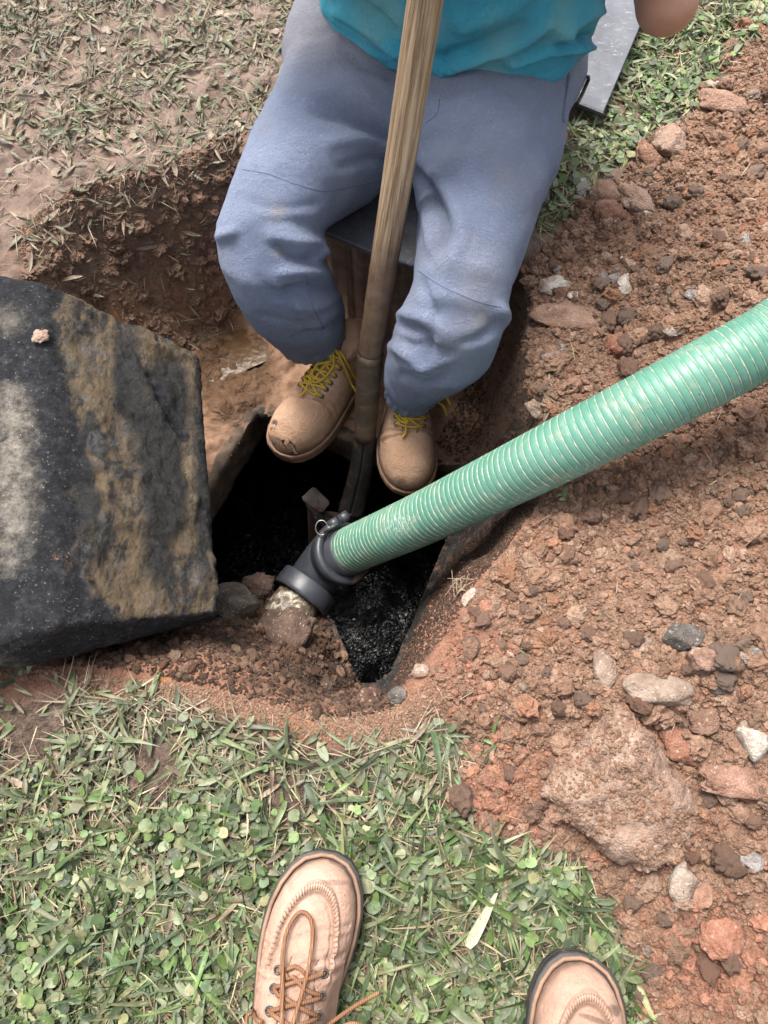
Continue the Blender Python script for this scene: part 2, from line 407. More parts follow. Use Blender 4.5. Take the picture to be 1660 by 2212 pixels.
wet = inpit*sstep(.5, .62, GP[:, 1])*sstep(.35, .8, gT+.15*_nz)*(1-.7*sstep(.12, .2, GP[:, 0]))
humus = (1-sstep(-.03, .03, gS))*(1-sstep(.3, .5, GP[:, 1]))*(1-sstep(-.06, -.015, g0+.02*_nz))
red = sstep(-.075, -.02, g0+.025*_nz)*(1-sstep(.02, .12, gT*.3+g0))*lower
red = np.maximum(red, .4*sstep(.12, .32, _nz)*sstep(0, .06, gS))
redpatch = np.exp(-(((ux-1000)/120)**2+((uy-1400)/130)**2))+np.exp(-(((ux-1060)/130)**2+((uy-1720)/110)**2))+1.2*np.exp(-(((ux-1560)/190)**2+((uy-2090)/150)**2))
red = np.clip(np.maximum(red, .8*redpatch*(1-inpit)), 0, 1)
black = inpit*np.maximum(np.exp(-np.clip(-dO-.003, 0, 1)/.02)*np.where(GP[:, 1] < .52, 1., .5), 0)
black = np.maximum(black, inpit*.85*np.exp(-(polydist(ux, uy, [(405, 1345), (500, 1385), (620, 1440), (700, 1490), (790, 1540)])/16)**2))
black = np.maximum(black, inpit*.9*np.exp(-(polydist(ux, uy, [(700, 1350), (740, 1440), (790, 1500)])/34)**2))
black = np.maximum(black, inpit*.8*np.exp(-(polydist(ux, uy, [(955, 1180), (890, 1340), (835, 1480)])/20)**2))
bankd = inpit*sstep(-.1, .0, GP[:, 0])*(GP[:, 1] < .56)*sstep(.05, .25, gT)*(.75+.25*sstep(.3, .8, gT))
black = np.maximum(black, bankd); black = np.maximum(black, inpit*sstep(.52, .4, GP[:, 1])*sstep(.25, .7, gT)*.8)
ochre = np.exp(-(((ux-650)/45)**2+((uy-1575)/18)**2))+np.exp(-(((ux-360)/45)**2+((uy-1470)/14)**2))+.6*np.exp(-(((ux-400)/30)**2+((uy-495)/20)**2))+.9*np.exp(-(((ux-250)/60)**2+((uy-690)/50)**2))
lawn = sstep(.95, 1.5, np.sqrt(GP[:, 0]**2+(GP[:, 1]-.6)**2)+.15*_nz)*(1-sstep(-.05, .05, gS))
MG = mat_ground()
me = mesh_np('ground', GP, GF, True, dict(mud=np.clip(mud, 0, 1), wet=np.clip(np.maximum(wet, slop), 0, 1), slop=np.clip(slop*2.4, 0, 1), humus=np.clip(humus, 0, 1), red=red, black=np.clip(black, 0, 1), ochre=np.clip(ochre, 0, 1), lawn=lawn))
ground = tag(link('ground', me, MG), kind='structure')
# height lookup on the fine grid
gzz = GP[:, 2].reshape(ny, nx)
def H(x, y):
    x = np.atleast_1d(np.asarray(x, float)); y = np.atleast_1d(np.asarray(y, float))
    a = np.clip(np.searchsorted(xs, x)-1, 0, nx-2); b = np.clip(np.searchsorted(ys, y)-1, 0, ny-2)
    fx = np.clip((x-xs[a])/(xs[a+1]-xs[a]), 0, 1); fy = np.clip((y-ys[b])/(ys[b+1]-ys[b]), 0, 1)
    return (gzz[b, a]*(1-fx)+gzz[b, a+1]*fx)*(1-fy)+(gzz[b+1, a]*(1-fx)+gzz[b+1, a+1]*fx)*fy
def onground(px, py, it=6):
    z = 0.
    for _ in range(it):
        p = P(px, py, z); z = .5*z+.5*H(p[0], p[1])[0]
    p = P(px, py, z); return p

# ------------------------------------------------------------------ septic tank: roof slab edge, walls, sludge
def mat_tank():
    m = M('tank_concrete')
    c = m.ramp(m.noise(30, 6, .7), [(.3, (.03, .022, .016)), (.5, (.085, .058, .04)), (.72, (.17, .12, .085))])
    c = m.mix(m.ramp(m.noise(14, 5, .6), [(.5, 0), (.62, 1)]), c, (.016, .015, .015))
    return m.out(c, .7, m.bump(m.noise(150, 6, .75), .9, .006), .4)
MT = mat_tank()
tank = empty('septic_tank', (0, .6, -1.0), 'buried concrete septic tank with its square opening uncovered in the pit', 'septic tank')
po = np.concatenate([OPEN[k]+(OPEN[(k+1) % len(OPEN)]-OPEN[k])*t[None, :].T for k in range(len(OPEN)) for t in [np.linspace(0, 1, 9)[:-1]]])
cen = po.mean(0)
hz = H(po[:, 0], po[:, 1])
nrm = np.roll(po, -1, 0)-np.roll(po, 1, 0); nrm = np.stack([nrm[:, 1], -nrm[:, 0]], 1); nrm /= np.linalg.norm(nrm, axis=1)[:, None]
if ((nrm*(po[:, :2]-cen[:2])).sum(1)).mean() < 0: nrm = -nrm
def edge_ring(off, dz):
    r = po.copy(); r[:, :2] += nrm*(off[:, None] if np.ndim(off) else off); r[:, 2] = po[:, 2]+dz; return r
q3 = np.stack([po[:, 0]*30, po[:, 1]*30, po[:, 0]*0], 1)
jit = .004*perlin(q3)
rings = [edge_ring(.05, -.03), edge_ring(.02, -.006), edge_ring(jit+.004, -.001), edge_ring(jit-.001, -.008)]
for k in range(1, 10): rings.append(edge_ring(.004*perlin(np.stack([po[:, 0]*45, po[:, 1]*45, np.full(len(po), k*.5)], 1))-.002, -.008-.0105*k))
rings += [edge_ring(.08, -.105), edge_ring(.12, -.06)]
V, F = loft(rings, cap=False)
link('roof_slab', mesh_np('roof_slab', V, F), MT, tank)
def boxwalls(x0, x1, y0, y1, z0, z1, t):
    parts = []
    def bx(a, b, c, d, e, f):
        v = np.array([[X, Y, Z] for Z in (e, f) for X, Y in ((a, c), (b, c), (b, d), (a, d))], float)
        parts.append((v, np.array([[0, 3, 2, 1], [4, 5, 6, 7], [0, 1, 5, 4], [1, 2, 6, 5], [2, 3, 7, 6], [3, 0, 4, 7]])))
    bx(x0-t, x1+t, y0-t, y0, z0, z1); bx(x0-t, x1+t, y1, y1+t, z0, z1); bx(x0-t, x0, y0, y1, z0, z1); bx(x1, x1+t, y0, y1, z0, z1); bx(x0, x1, y0, y1, z0, z0+.02)
    return join(parts)
V, F = boxwalls(-.6, .6, .02, 1.5, -1.3, -.44, .06)
link('wall', mesh_np('tank_wall', V, F, False), MT, tank)
def mat_sludge():
    m = M('black_sludge')
    c = m.ramp(m.noise(40, 5, .6), [(.4, (.0015, .0015, .002)), (.75, (.008, .008, .009))]); m.put(m.b.inputs['Coat Weight'], .0); m.put(m.b.inputs['Coat Roughness'], .06); m.put(m.b.inputs['Coat IOR'], 1.7)
    h = m.math('ADD', m.noise(72, 2, .5, None, 1.4), m.math('MULTIPLY', m.noise(24, 3, .5, None, .8), .8))
    msk = m.ramp(m.noise(11, 4, .6), [(.42, .6), (.62, 1)])
    h = m.math('MULTIPLY', h, msk)
    nn = m.bump(h, 1., .007); m.put(m.b.inputs['Coat Normal'], nn); return m.out(c, .06, nn, m.map(m.noise(13, 4, .65, None, .6), .42, .66, .01, .26))
n_ = 90
sx, sy = np.meshgrid(np.linspace(-.59, .59, n_), np.linspace(.03, 1.49, n_)); sv = np.stack([sx.ravel(), sy.ravel(), np.full(sx.size, -.86)], 1)
sv[:, 2] += .006*fbm(sv, 20, 3)
i, j = np.meshgrid(np.arange(n_-1), np.arange(n_-1), indexing='ij'); i = i.ravel(); j = j.ravel()
tag(link('sludge', mesh_np('sludge', sv, np.stack([i*n_+j, i*n_+j+1, (i+1)*n_+j+1, (i+1)*n_+j], 1)), mat_sludge()), kind='structure')

# muddy puddle lying on the pit floor, upper left
def mat_puddle():
    m = M('puddle_water')
    c = m.ramp(m.noise(14, 3), [(.35, (.06, .032, .014)), (.7, (.095, .053, .026))])
    return m.out(c, .2, m.bump(m.noise(30, 3), .5, .004), .12)
pz = -.331
pud = catmull([P(a, b, pz) for a, b in [(420, 790), (435, 735), (500, 700), (575, 685), (640, 705), (655, 745), (595, 772), (540, 795), (480, 822), (440, 820), (420, 790)]], 6)[:-1]
pud[:, 2] = pz
V = np.concatenate([pud, [pud.mean(0)]]); k = len(pud)
me = mesh_np('puddle', V, np.array([[a, (a+1) % k, k] for a in range(k)]))
tag(link('puddle', me, mat_puddle()), kind='structure')

# ------------------------------------------------------------------ concrete lid
def mat_lid():
    m = M('lid_concrete'); sl = m.attr('slime'); cr = m.attr('crust')
    tar = m.ramp(m.noise(75, 7, .75), [(.34, (.006, .0065, .008)), (.52, (.018, .019, .023)), (.64, (.045, .046, .052)), (.75, (.13, .125, .115))])
    top = m.ramp(m.noise(52, 9, .86), [(.36, (.03, .028, .028)), (.44, (.13, .115, .098)), (.53, (.27, .24, .2)), (.66, (.43, .39, .33))])
    pa = m.ramp(m.math('ADD', m.math('ADD', m.math('MULTIPLY', m.noise(9, 6, .7, None, .8), .5), m.math('MULTIPLY', m.noise(60, 8, .85), .5)), m.map(cr, 0, 1, -.24, .12)), [(.4, 0), (.66, 1)])
    c = m.mix(pa, tar, top)
    c = m.mix(m.ramp(m.noise(300, 3), [(.66, 0), (.72, .8)]), c, (.36, .31, .25))
    c = m.mix(m.ramp(m.noise(16, 7, .8, None, .6), [(.62, 0), (.68, .7)]), c, (.2, .115, .065))
    sv_ = m.scaled((1.7, .5, 1.)); sn = m.math('ADD', m.math('MULTIPLY', m.noise(10, 5, .65, sv_, 1.2), .6), m.math('MULTIPLY', m.noise(48, 8, .75, sv_, .6), .4))
    sc_ = m.ramp(sn, [(.36, (.01, .01, .011)), (.43, (.018, .016, .015)), (.465, (.085, .06, .036)), (.52, (.165, .115, .065)), (.56, (.07, .055, .042)), (.6, (.2, .14, .08)), (.66, (.12, .1, .08)), (.7, (.035, .03, .026))])
    gb = m.ramp(m.noise(26, 5, .6, None, .8), [(.54, 0), (.64, .7)]); sc_ = m.mix(gb, sc_, (.10, .1, .1))
    sc_ = m.mix(m.attr('blackpatch'), sc_, m.ramp(m.noise(60, 7, .75), [(.3, (.006, .006, .007)), (.62, (.026, .025, .024)), (.75, (.11, .085, .055))]))
    sm = m.ramp(m.math('ADD', m.math('ADD', m.math('MULTIPLY', m.noise(14, 6, .7, None, .4), .6), m.math('MULTIPLY', m.noise(60, 6, .75), .4)), m.map(sl, 0, 1, -.42, .16)), [(.38, 0), (.56, 1)])
    c = m.mix(sm, c, sc_)
    rs = m.math('MULTIPLY', sm, m.ramp(m.noise(35, 4, .6), [(.35, .15), (.6, 1)]))
    r = m.map(rs, 0, 1, .8, .2)
    h = m.math('ADD', m.noise(150, 7, .8), m.math('MULTIPLY', m.noise(45, 4, .6), 1.4))
    return m.out(c, r, m.bump(m.noise(420, 4, .8), .6, .002, m.bump(h, 1., .010)), m.map(rs, 0, 1, .22, .5))
A_, C_, D_, B_ = P(95, 610, .13), P(428, 776, -.06), P(472, 1322, -.03), P(130, 1352, .13)
E_, G_ = P(-420, 520, .13), P(-420, 1480, .12)
B2, D2, C2, A2 = P(58, 1440, .06), P(468, 1338, -.085), P(428, 790, -.13), P(95, 640, .0)
E2, G2 = E_+np.array([0, 0, -.12]), P(-420, 1500, .0)
B3 = P(20, 1430, .09)
hull = np.array([A_, C_, D_, B_, E_, G_, B2, D2, C2, A2, E2, G2, B3])
bm = bmesh.new()
for p in hull: bm.verts.new(p)
bmesh.ops.convex_hull(bm, input=bm.verts)
for v in [v for v in bm.verts if not v.link_faces]: bm.verts.remove(v)
bmesh.ops.triangulate(bm, faces=bm.faces); bm.verts.index_update()
V = np.array([v.co[:] for v in bm.verts]); F = np.array([[v.index for v in f.verts] for f in bm.faces]); bm.free()
me = remesh(V, F, .0042, 16)
V = verts(me); N = norms(me); ux, uy, _ = proj(V)
slpoly = np.array([(150, 600), (420, 765), (475, 1340), (440, 1330), (330, 1325), (265, 1340), (215, 1300), (165, 1240), (150, 1190), (175, 1130), (150, 1060), (190, 1010), (160, 900), (140, 830), (130, 760), (115, 690)], float)
sl = sstep(-34, 26, sdf(np.stack([ux, uy], 1), slpoly)+26*fbm(V, 22, 5))*(N[:, 2] > -.1)
cr = np.clip(1-np.abs(ux-25)/95, 0, 1)*sstep(770, 860, uy)*sstep(1330, 1180, uy)*1.05+.8*np.exp(-((ux-20)/70)**2-((uy-690)/60)**2)+.4*sstep(1250, 1400, uy)*sstep(200, 20, ux)
b1, _ = cells(np.stack([V[:, 0]+.7*V[:, 2], V[:, 1], V[:, 2]], 1), 55); b2, _ = cells(np.stack([V[:, 0]+.7*V[:, 2]+.01*perlin(V*30), V[:, 1]*.6, V[:, 2]], 1), 30, 9)
lump = sstep(-.05, .25, fbm(V+3, 8, 3))
V += N*(.003*fbm(V, 12, 4)+.0035*fbm(V, 55, 4)+sl*(.005*b2*lump+.006*b1*lump+.005*(fbm(V, 35, 4))))[:, None]
gr = np.exp(-(polydist(ux, uy, [(322, 815), (352, 880), (402, 945)])/9)**2); V -= N*(.007*gr*sl)[:, None]
setv(me, V); bp = 1.2*np.exp(-(((ux-345)/55)**2+((uy-1060)/190)**2))+1.1*np.exp(-(((ux-275)/32)**2+((uy-800)/110)**2))+1.*np.exp(-(((ux-365)/45)**2+((uy-860)/90)**2))+.8*np.exp(-(((ux-440)/18)**2+((uy-1080)/260)**2))+.9*np.exp(-(((ux-185)/30)**2+((uy-1090)/120)**2))
set_attr(me, 'blackpatch', np.clip(sstep(.25, .75, bp+.45*fbm(V*np.array([1.6, .6, 1]), 22, 5)), 0, 1))
set_attr(me, 'slime', np.clip(sl-gr, 0, 1)); set_attr(me, 'crust', np.clip(cr, 0, 1))
lid = link('tank_lid', me, mat_lid(), origin=True)
tag(lid, 'thick black stained concrete lid with slimy slanted side tipped over left pit edge', 'lid')

# ------------------------------------------------------------------ boards
def mat_board():
    m = M('board_plastic')
    c = m.ramp(m.noise(16, 5, .6), [(.35, (.052, .056, .066)), (.65, (.092, .096, .112))])
    c = m.mix(m.ramp(m.noise(60, 6, .75, m.scaled((1, 2.5, 1)), 1.), [(.58, 0), (.68, .7)]), c, (.36, .36, .36))
    return m.out(c, .5, m.bump(m.noise(200, 4), .2, .001), .4)
MB_ = mat_board()
def slab(poly, t, mat, name, label, cat):
    poly = np.asarray(poly); dn = np.array([0, 0, -t]); pts = np.concatenate([catmull(np.array([poly[k], (poly[k]+poly[(k+1) % len(poly)])/2, poly[(k+1) % len(poly)]]), 4)[:-1] for k in range(len(poly))])
    c = pts.mean(0); ins = lambda e: c+(pts-c)*(1-e)
    V, F = loft([ins(.012)+dn, pts+dn*.8, pts+dn*.2, ins(.012)])
    o = link(name, mesh_np(name, V, F, False), mat, origin=True); return tag(o, label, cat)
slab([P(560, 440, .012), P(825, 553, .0), P(925, 582, .004), P(1080, 300, .022), P(1010, 60, .026), P(700, 60, .024)], .012, MB_, 'board', 'smooth dark grey board under the seated worker, jutting out over the pit between his legs', 'board')
slab([P(1120, 170, .03), P(1304, 243, .03), P(1420, -30, .036), P(1500, -220, .045), P(1250, -260, .045)], .01, MB_, 'board', 'scuffed light grey board lying on the grass beside the worker\'s hip', 'board')

# ------------------------------------------------------------------ seated worker
worker = empty('person', (.1, 1.08, .02), 'seated worker in blue sweatpants and teal shirt with tan boots in the pit', 'person')
def mat_cloth(name, c0, c1, wear, fine=900, pill=True):
    m = M(name)
    c = m.ramp(m.noise(7, 5, .6), [(.35, c0), (.68, c1)])
    c = m.mix(m.attr('worn'), c, m.ramp(m.noise(20, 5, .6), [(.3, tuple(.85*v for v in wear)), (.7, wear)]))
    c = m.mix(m.attr('dirt'), c, m.ramp(m.noise(60, 5, .7), [(.35, (.2, .16, .13)), (.65, (.4, .34, .28))]))
    if pill:
        p = m.ramp(m.noise(fine*.33, 5, .8), [(.53, 0), (.66, .65)]); c = m.mix(p, c, m.mix(.36, c, (.55, .6, .7)))
    wv = m.noise(fine, 2, .6, m.scaled((1, .45, 1)))
    h = m.math('ADD', wv, m.math('MULTIPLY', m.noise(150, 7, .8), 2.))
    return m.out(c, .95, m.bump(m.noise(38, 4, .6), .35, .01, m.bump(h, .9, .005)), .1, sheen=.12)
def leg_rings(tab, k=36):
    cs = []; 
    for (L, Rr, z, rd) in tab:
        mid = ((L[0]+Rr[0])/2, (L[1]+Rr[1])/2); c = P(*mid, z); dep = (c-np.array([0, 0, CAM_H]))@F_
        cs.append((c, (PD(*Rr, dep)-PD(*L, dep))/2, rd))
    C = np.array([c for c, _, _ in cs]); T = np.gradient(C, axis=0); rings = []
    th = np.linspace(0, 2*np.pi, k, endpoint=False)
    for (c, wv, rd), t in zip(cs, T):
        n = np.cross(t, wv); n /= np.linalg.norm(n)
        if n[2] < 0 and abs(t[2]) < abs(t[1])*.9: n = -n
        e = .9
        cs_, sn_ = np.cos(th), np.sin(th)
        rings.append(c+np.outer(np.sign(cs_)*np.abs(cs_)**e, wv)+np.outer(np.sign(sn_)*np.abs(sn_)**e, n*rd))
    # keep neighbouring rings pointing the same way round
    for a in range(1, len(rings)):
        if np.linalg.norm(rings[a][9]-rings[a-1][9]) > np.linalg.norm(rings[a][27]-rings[a-1][9]):
            rings[a] = rings[a][(-np.arange(k)) % k]
    out = []
    for a in range(len(rings)-1):
        for t in (0, .5): out.append(rings[a]*(1-t)+rings[a+1]*t)
    return out+[rings[-1]]
LEG_A = [((632, 95), (900, 205), .125, .105), ((592, 215), (880, 325), .115, .10), ((537, 330), (822, 392), .11, .097), ((500, 425), (735, 445), .105, .095), ((471, 492), (700, 497), .09, .092), ((476, 545), (700, 560), .06, .09),
         ((500, 592), (708, 600), .02, .085), ((527, 645), (728, 640), -.05, .08), ((558, 690), (744, 664), -.12, .072), ((582, 722), (747, 688), -.17, .064), ((606, 746), (744, 708), -.2, .056)]
LEG_B = [((870, 130), (1262, 140), .125, .105), ((868, 250), (1230, 258), .125, .11), ((885, 350), (1206, 362), .12, .105), ((904, 430), (1166, 460), .12, .10), ((899, 520), (1128, 560), .115, .1), ((893, 600), (1100, 630), .105, .1),
         ((878, 655), (1092, 690), .08, .095), ((856, 700), (1072, 752), .03, .09), ((842, 750), (1022, 788), -.05, .078), ((832, 790), (972, 822), -.12, .066), ((836, 820), (948, 848), -.175, .056)]
parts = [loft(leg_rings(LEG_A)), loft(leg_rings(LEG_B)), ellipsoid(P(940, 120, .12), (.19, .13, .11)), ellipsoid(P(870, 235, .11), (.10, .1, .085)), ellipsoid(P(1075, 140, .12), (.145, .13, .11)), ellipsoid(P(770, 120, .13), (.12, .13, .11))]
V, F = join(parts)
me = remesh(V, F, .006, 7)
V = verts(me); N = norms(me); ux, uy, dep = proj(V)
vis = (((np.array([0, 0, CAM_H])-V)*N).sum(1) > -.05).astype(float)
disp = .005*fbm(V, 9, 4)+.0022*fbm(V, 28, 4)
def fold(line, wd, amp, side=None):
    global disp
    d, tt_ = polydist_t(ux, uy, line); amp = amp*np.clip(np.sin(np.pi*np.clip(tt_, 0, 1)), 0, 1)**.6; disp = disp+1.3*amp*np.exp(-(d/(wd*.82))**2)*vis
# creases (negative) and the rolls of cloth beside them (positive)
for line, wd, amp in [
    ([(850, 310), (760, 250), (680, 240)], 18, -.014), ([(840, 275), (755, 215), (680, 200)], 20, .011), ([(870, 335), (790, 300), (710, 310)], 20, .009), ([(850, 350), (800, 345), (740, 360)], 14, -.006),
    ([(870, 165), (800, 150), (740, 110)], 14, -.006), ([(700, 130), (770, 180), (820, 230)], 16, .005), ([(660, 80), (720, 60)], 12, -.005),
    ([(700, 560), (640, 560), (600, 535)], 13, -.010), ([(695, 525), (640, 520), (590, 510)], 16, .007), ([(700, 590), (650, 585), (610, 590)], 16, .009), ([(705, 618), (660, 625), (615, 635)], 13, -.009),
    ([(725, 640), (690, 660), (640, 665)], 15, .007), ([(690, 560), (700, 545)], 14, .010), ([(640, 730), (700, 715), (740, 690)], 11, -.006), ([(610, 700), (680, 700), (735, 670)], 14, .005),
    ([(480, 510), (505, 500)], 14, .008), ([(520, 430), (600, 450), (690, 440)], 12, -.003), ([(560, 680), (640, 700), (720, 690)], 10, -.005), ([(620, 620), (640, 690), (690, 730)], 10, -.004), ([(560, 600), (600, 640), (660, 640)], 11, -.004), ([(850, 730), (900, 745), (990, 770)], 10, -.004), ([(880, 790), (930, 790), (990, 770)], 9, .004), ([(910, 610), (940, 670), (935, 730)], 11, -.005), ([(700, 500), (640, 480), (570, 480)], 16, -.004),
    ([(900, 375), (945, 440), (960, 500), (930, 560)], 15, -.013), ([(905, 345), (970, 420), (1000, 500), (980, 560)], 20, .009), ([(905, 300), (990, 290), (1070, 240)], 22, -.006), ([(910, 340), (1010, 340), (1090, 300)], 22, .005),
    ([(900, 240), (980, 230), (1060, 190)], 18, .004), ([(935, 560), (925, 500), (915, 440)], 12, .006),
    ([(870, 700), (910, 720), (930, 760)], 13, -.010), ([(860, 680), (920, 690), (960, 720)], 18, .006), ([(850, 750), (890, 770), (930, 800)], 14, .007), ([(1085, 690), (1040, 730), (990, 745)], 14, -.006), ([(1080, 670), (1090, 690)], 18, .009),
    ([(870, 810), (920, 830), (960, 815)], 11, -.007), ([(890, 650), (960, 640), (1050, 660)], 26, .004), ([(1250, 150), (1180, 220), (1150, 330)], 20, -.004), ([(1215, 300), (1150, 430)], 26, .004)]:
    fold(line, wd, amp)
V += N*disp[:, None]
setv(me, V)
worn = np.clip(sstep(230, 60, uy)*.95+sstep(.1, .3, fbm(V+4, 6, 3))*.25+.5*np.exp(-((ux-1030)/60)**2-((uy-590)/70)**2), 0, 1)
dirt = .75*np.exp(-((ux-597)/18)**2-((uy-460)/18)**2)+.45*np.exp(-((ux-605)/16)**2-((uy-545)/10)**2)+.5*np.exp(-((ux-1095)/14)**2-((uy-385)/16)**2)+.45*np.exp(-((ux-1078)/9)**2-((uy-430)/14)**2)+.4*np.exp(-((ux-1040)/10)**2-((uy-690)/12)**2)
dirt = np.clip(dirt*(.5+1.2*sstep(-.1, .3, fbm(V, 60, 3))), 0, 1)+.22*sstep(.08, .3, fbm(V+9, 12, 4))*sstep(380, 700, uy)*.5
set_attr(me, 'worn', worn); set_attr(me, 'dirt', np.clip(dirt, 0, 1))
MP = mat_cloth('sweatpants_fleece', (.16, .195, .3), (.215, .257, .37), (.235, .232, .27))
pants = link('trousers', me, MP, worker)
PB = bvh(me)
def onto(tree, line, n=10, lift=0., fallback=1.2):
    """drop a line measured on the photograph onto a surface that stands in the scene"""
    out = []
    for a, b in catmull([(x, y) for x, y in line], n)[:, :2]:
        d = Vector(raydir(a, b)).normalized(); h = tree.ray_cast(Vector((0, 0, CAM_H)), d)
        if h[0] is not None: out.append(np.array(h[0])+np.array(h[1])*lift)
    return np.array(out)
MSE = M('seam_thread'); MSE = MSE.out((.085, .105, .175), .95)
for ln in [[(524, 366), (580, 376), (640, 398), (700, 412), (770, 402), (850, 384)], [(905, 585), (945, 612), (985, 632), (1035, 652), (1083, 664)], [(1228, 122), (1224, 180), (1214, 250)], [(950, 215), (945, 245), (922, 265)], [(660, 590), (672, 650), (700, 710)]]:
    p = onto(PB, ln, 10, -.0004)
    if len(p) > 4: link('seam', mesh_np('seam', *tube(p, .0011, 5)), MSE, pants)
def cuff(tab, drop):
    (L1, R1, z1, d1), (L2, R2, z2, d2) = tab[-2], tab[-1]
    r0 = leg_rings(tab)[-1]; r1 = leg_rings(tab)[-5]; ax = r0.mean(0)-r1.mean(0); ax /= np.linalg.norm(ax); k = len(r0); c = r0.mean(0); a = np.linspace(0, 2*np.pi, k*4, endpoint=False)
    rr = np.stack([np.interp(np.arange(k*4)/4., np.arange(k+1), np.append(r0[:, q], r0[0, q])) for q in range(3)], 1); gat = 1+.022*np.sin(a*17)+.012*np.sin(a*29+1)
    ringf = lambda f, t: c+(rr-c)*(f*gat)[:, None]+ax*t
    V, F = loft([ringf(.97, -.026), ringf(1.01, -.0255), ringf(1.035, -.023), ringf(1.04, -.012), ringf(1.02, drop*.5), ringf(1.0, drop), ringf(.985, drop+.0012), ringf(.95, drop+.0005), ringf(.93, drop-.004), ringf(.9, -.006)], cap=False)
    link('cuff', mesh_np('cuff', V, F, True, dict(worn=np.zeros(len(V)), dirt=np.full(len(V), .12))), MP, pants)
cuff(LEG_A, .012); cuff(LEG_B, .012)
for ln in ([(1232, 118), (1228, 175), (1216, 262)],):
    p = onto(PB, ln, 10, .0004)
    if len(p) > 4: link('pocket_welt', mesh_np('pocket_welt', *tube(p, .0032, 8)), MP, pants)
# dark zip pull hanging from the right pocket
zp = onto(PB, [(1266, 165), (1268, 180), (1255, 200), (1242, 222)], 6, .004)
if len(zp) < 4: zp = np.array([P(1266, 165, .12), P(1268, 180, .11), P(1255, 200, .09), P(1242, 222, .07)])
link('zip_pull', mesh_np('zip_pull', *tube(zp, .003, 6)), M('zip_black').out((.012, .012, .014), .5), pants)

# shirt: loose shell hanging over the lap
def mat_shirt():
    m = mat_cloth('shirt_cotton', (.025, .33, .50), (.07, .45, .60), (.2, .52, .56), 1100, False); return m
k = 160; th = np.linspace(0, 2*np.pi, k, endpoint=False); yaw = R(-17)
def sring(c, rx, ry, tilt=0., rip=0., ph=0.):
    x = rx*np.sign(np.cos(th))*np.abs(np.cos(th))**.8; y = ry*np.sign(np.sin(th))*np.abs(np.sin(th))**.8
    rr = 1+rip*(np.sin(th*5+ph)+.7*np.sin(th*9+2*ph))
    x, y = x*rr, y*rr
    return np.stack([c[0]+x*math.cos(yaw)-y*math.sin(yaw), c[1]+x*math.sin(yaw)+y*math.cos(yaw), c[2]+tilt*y], 1)
SH = [((.108, 1.088, .185), .198, .128, -.1, .012), ((.108, 1.088, .2), .205, .133, -.1, .02), ((.108, 1.088, .225), .205, .132, -.1, .02), ((.11, 1.085, .26), .203, .13, 0, .016), ((.112, 1.08, .32), .203, .13, .05, .012),
      ((.115, 1.08, .4), .208, .135, .1, .01), ((.115, 1.085, .5), .215, .14, .1, .008), ((.115, 1.09, .58), .22, .13, .1, .006), ((.115, 1.1, .63), .19, .1, .05, .004), ((.115, 1.105, .66), .11, .075, 0, 0), ((.115, 1.105, .675), .07, .065, 0, 0)]
rr_ = [sring(c, a, b, t, r, q*.5) for q, (c, a, b, t, r) in enumerate(SH)]
rings = []
for a in range(len(rr_)-1):
    for t in (0, .125, .25, .375, .5, .625, .75, .875): rings.append(rr_[a]*(1-t)+rr_[a+1]*t)
rings.append(rr_[-1])
inner = [r+(r.mean(0)-r)*.02 for r in rings]
allr = inner[::-1]+rings
V, F = loft(allr, cap=False)
# sleeves, short
def sleeve(a, b, r0, r1):
    p = catmull([a, (np.array(a)+np.array(b))/2, b], 6); return tube(p, np.linspace(r0, r1, len(p)), 20, cap=False)
SHL, SHR = np.array([.315, 1.06, .56]), np.array([-.085, 1.17, .56])
ELL, ELR = np.array([.372, .985, .315]), np.array([-.2, 1.02, .42])
V2, F2 = join([(V, F), sleeve(SHL-np.array([.03, -.01, -.02]), SHL*.38+ELL*.62, .078, .072), sleeve(SHR+np.array([.03, 0, .02]), SHR*.45+ELR*.55, .078, .072)])
me = mesh_np('shirt', V2, F2)
V = verts(me); N = norms(me); ux, uy, dep = proj(V)
vis = np.ones(len(V)); cenv = V-np.array([.115, 1.07, 0]); outw = cenv*np.array([1, 1, 0]); outw /= np.linalg.norm(outw, axis=1)[:, None]+1e-9
hz_ = (V[:, 2]-.185+.1*0)
disp = .009*fbm(V, 8, 3)+.005*fbm(V*np.array([1.6, 1.6, .6]), 20, 4)+.0016*fbm(V, 60, 3)-.0022*np.exp(-((V[:, 2]-.225-.01*fbm(V, 6, 2))/.003)**2)
front = (V[:, 1] < 1.15)
for line, wd, amp in [([(960, 150), (1040, 120), (1110, 90), (1180, 40)], 13, .012), ([(950, 130), (1040, 100), (1120, 55)], 12, -.010), ([(1100, 130), (1170, 108), (1270, 100)], 10, .012), ([(1110, 110), (1180, 88), (1270, 80)], 9, -.010),
                      ([(1000, 60), (1080, 20), (1150, -30)], 18, .010), ([(740, 30), (810, 70), (870, 120)], 14, .010), ([(770, 10), (840, 60), (890, 100)], 11, -.009), ([(1200, 60), (1290, 20)], 14, .010), ([(1180, 90), (1215, 70), (1240, 90)], 10, .012)]:
    disp += 1.4*amp*np.exp(-(polydist(ux, uy, line)/wd)**2)*front
V += outw*disp[:, None]; setv(me, V)
set_attr(me, 'worn', np.clip(sstep(.0, .3, fbm(V, 9, 5)), 0, 1)*.75); set_attr(me, 'dirt', np.clip(sstep(.2, .35, fbm(V+6, 11, 4)), 0, 1)*.35)
shirt = link('shirt', me, mat_shirt(), worker)
hem = rings[1]*.995; hv = hem.copy()
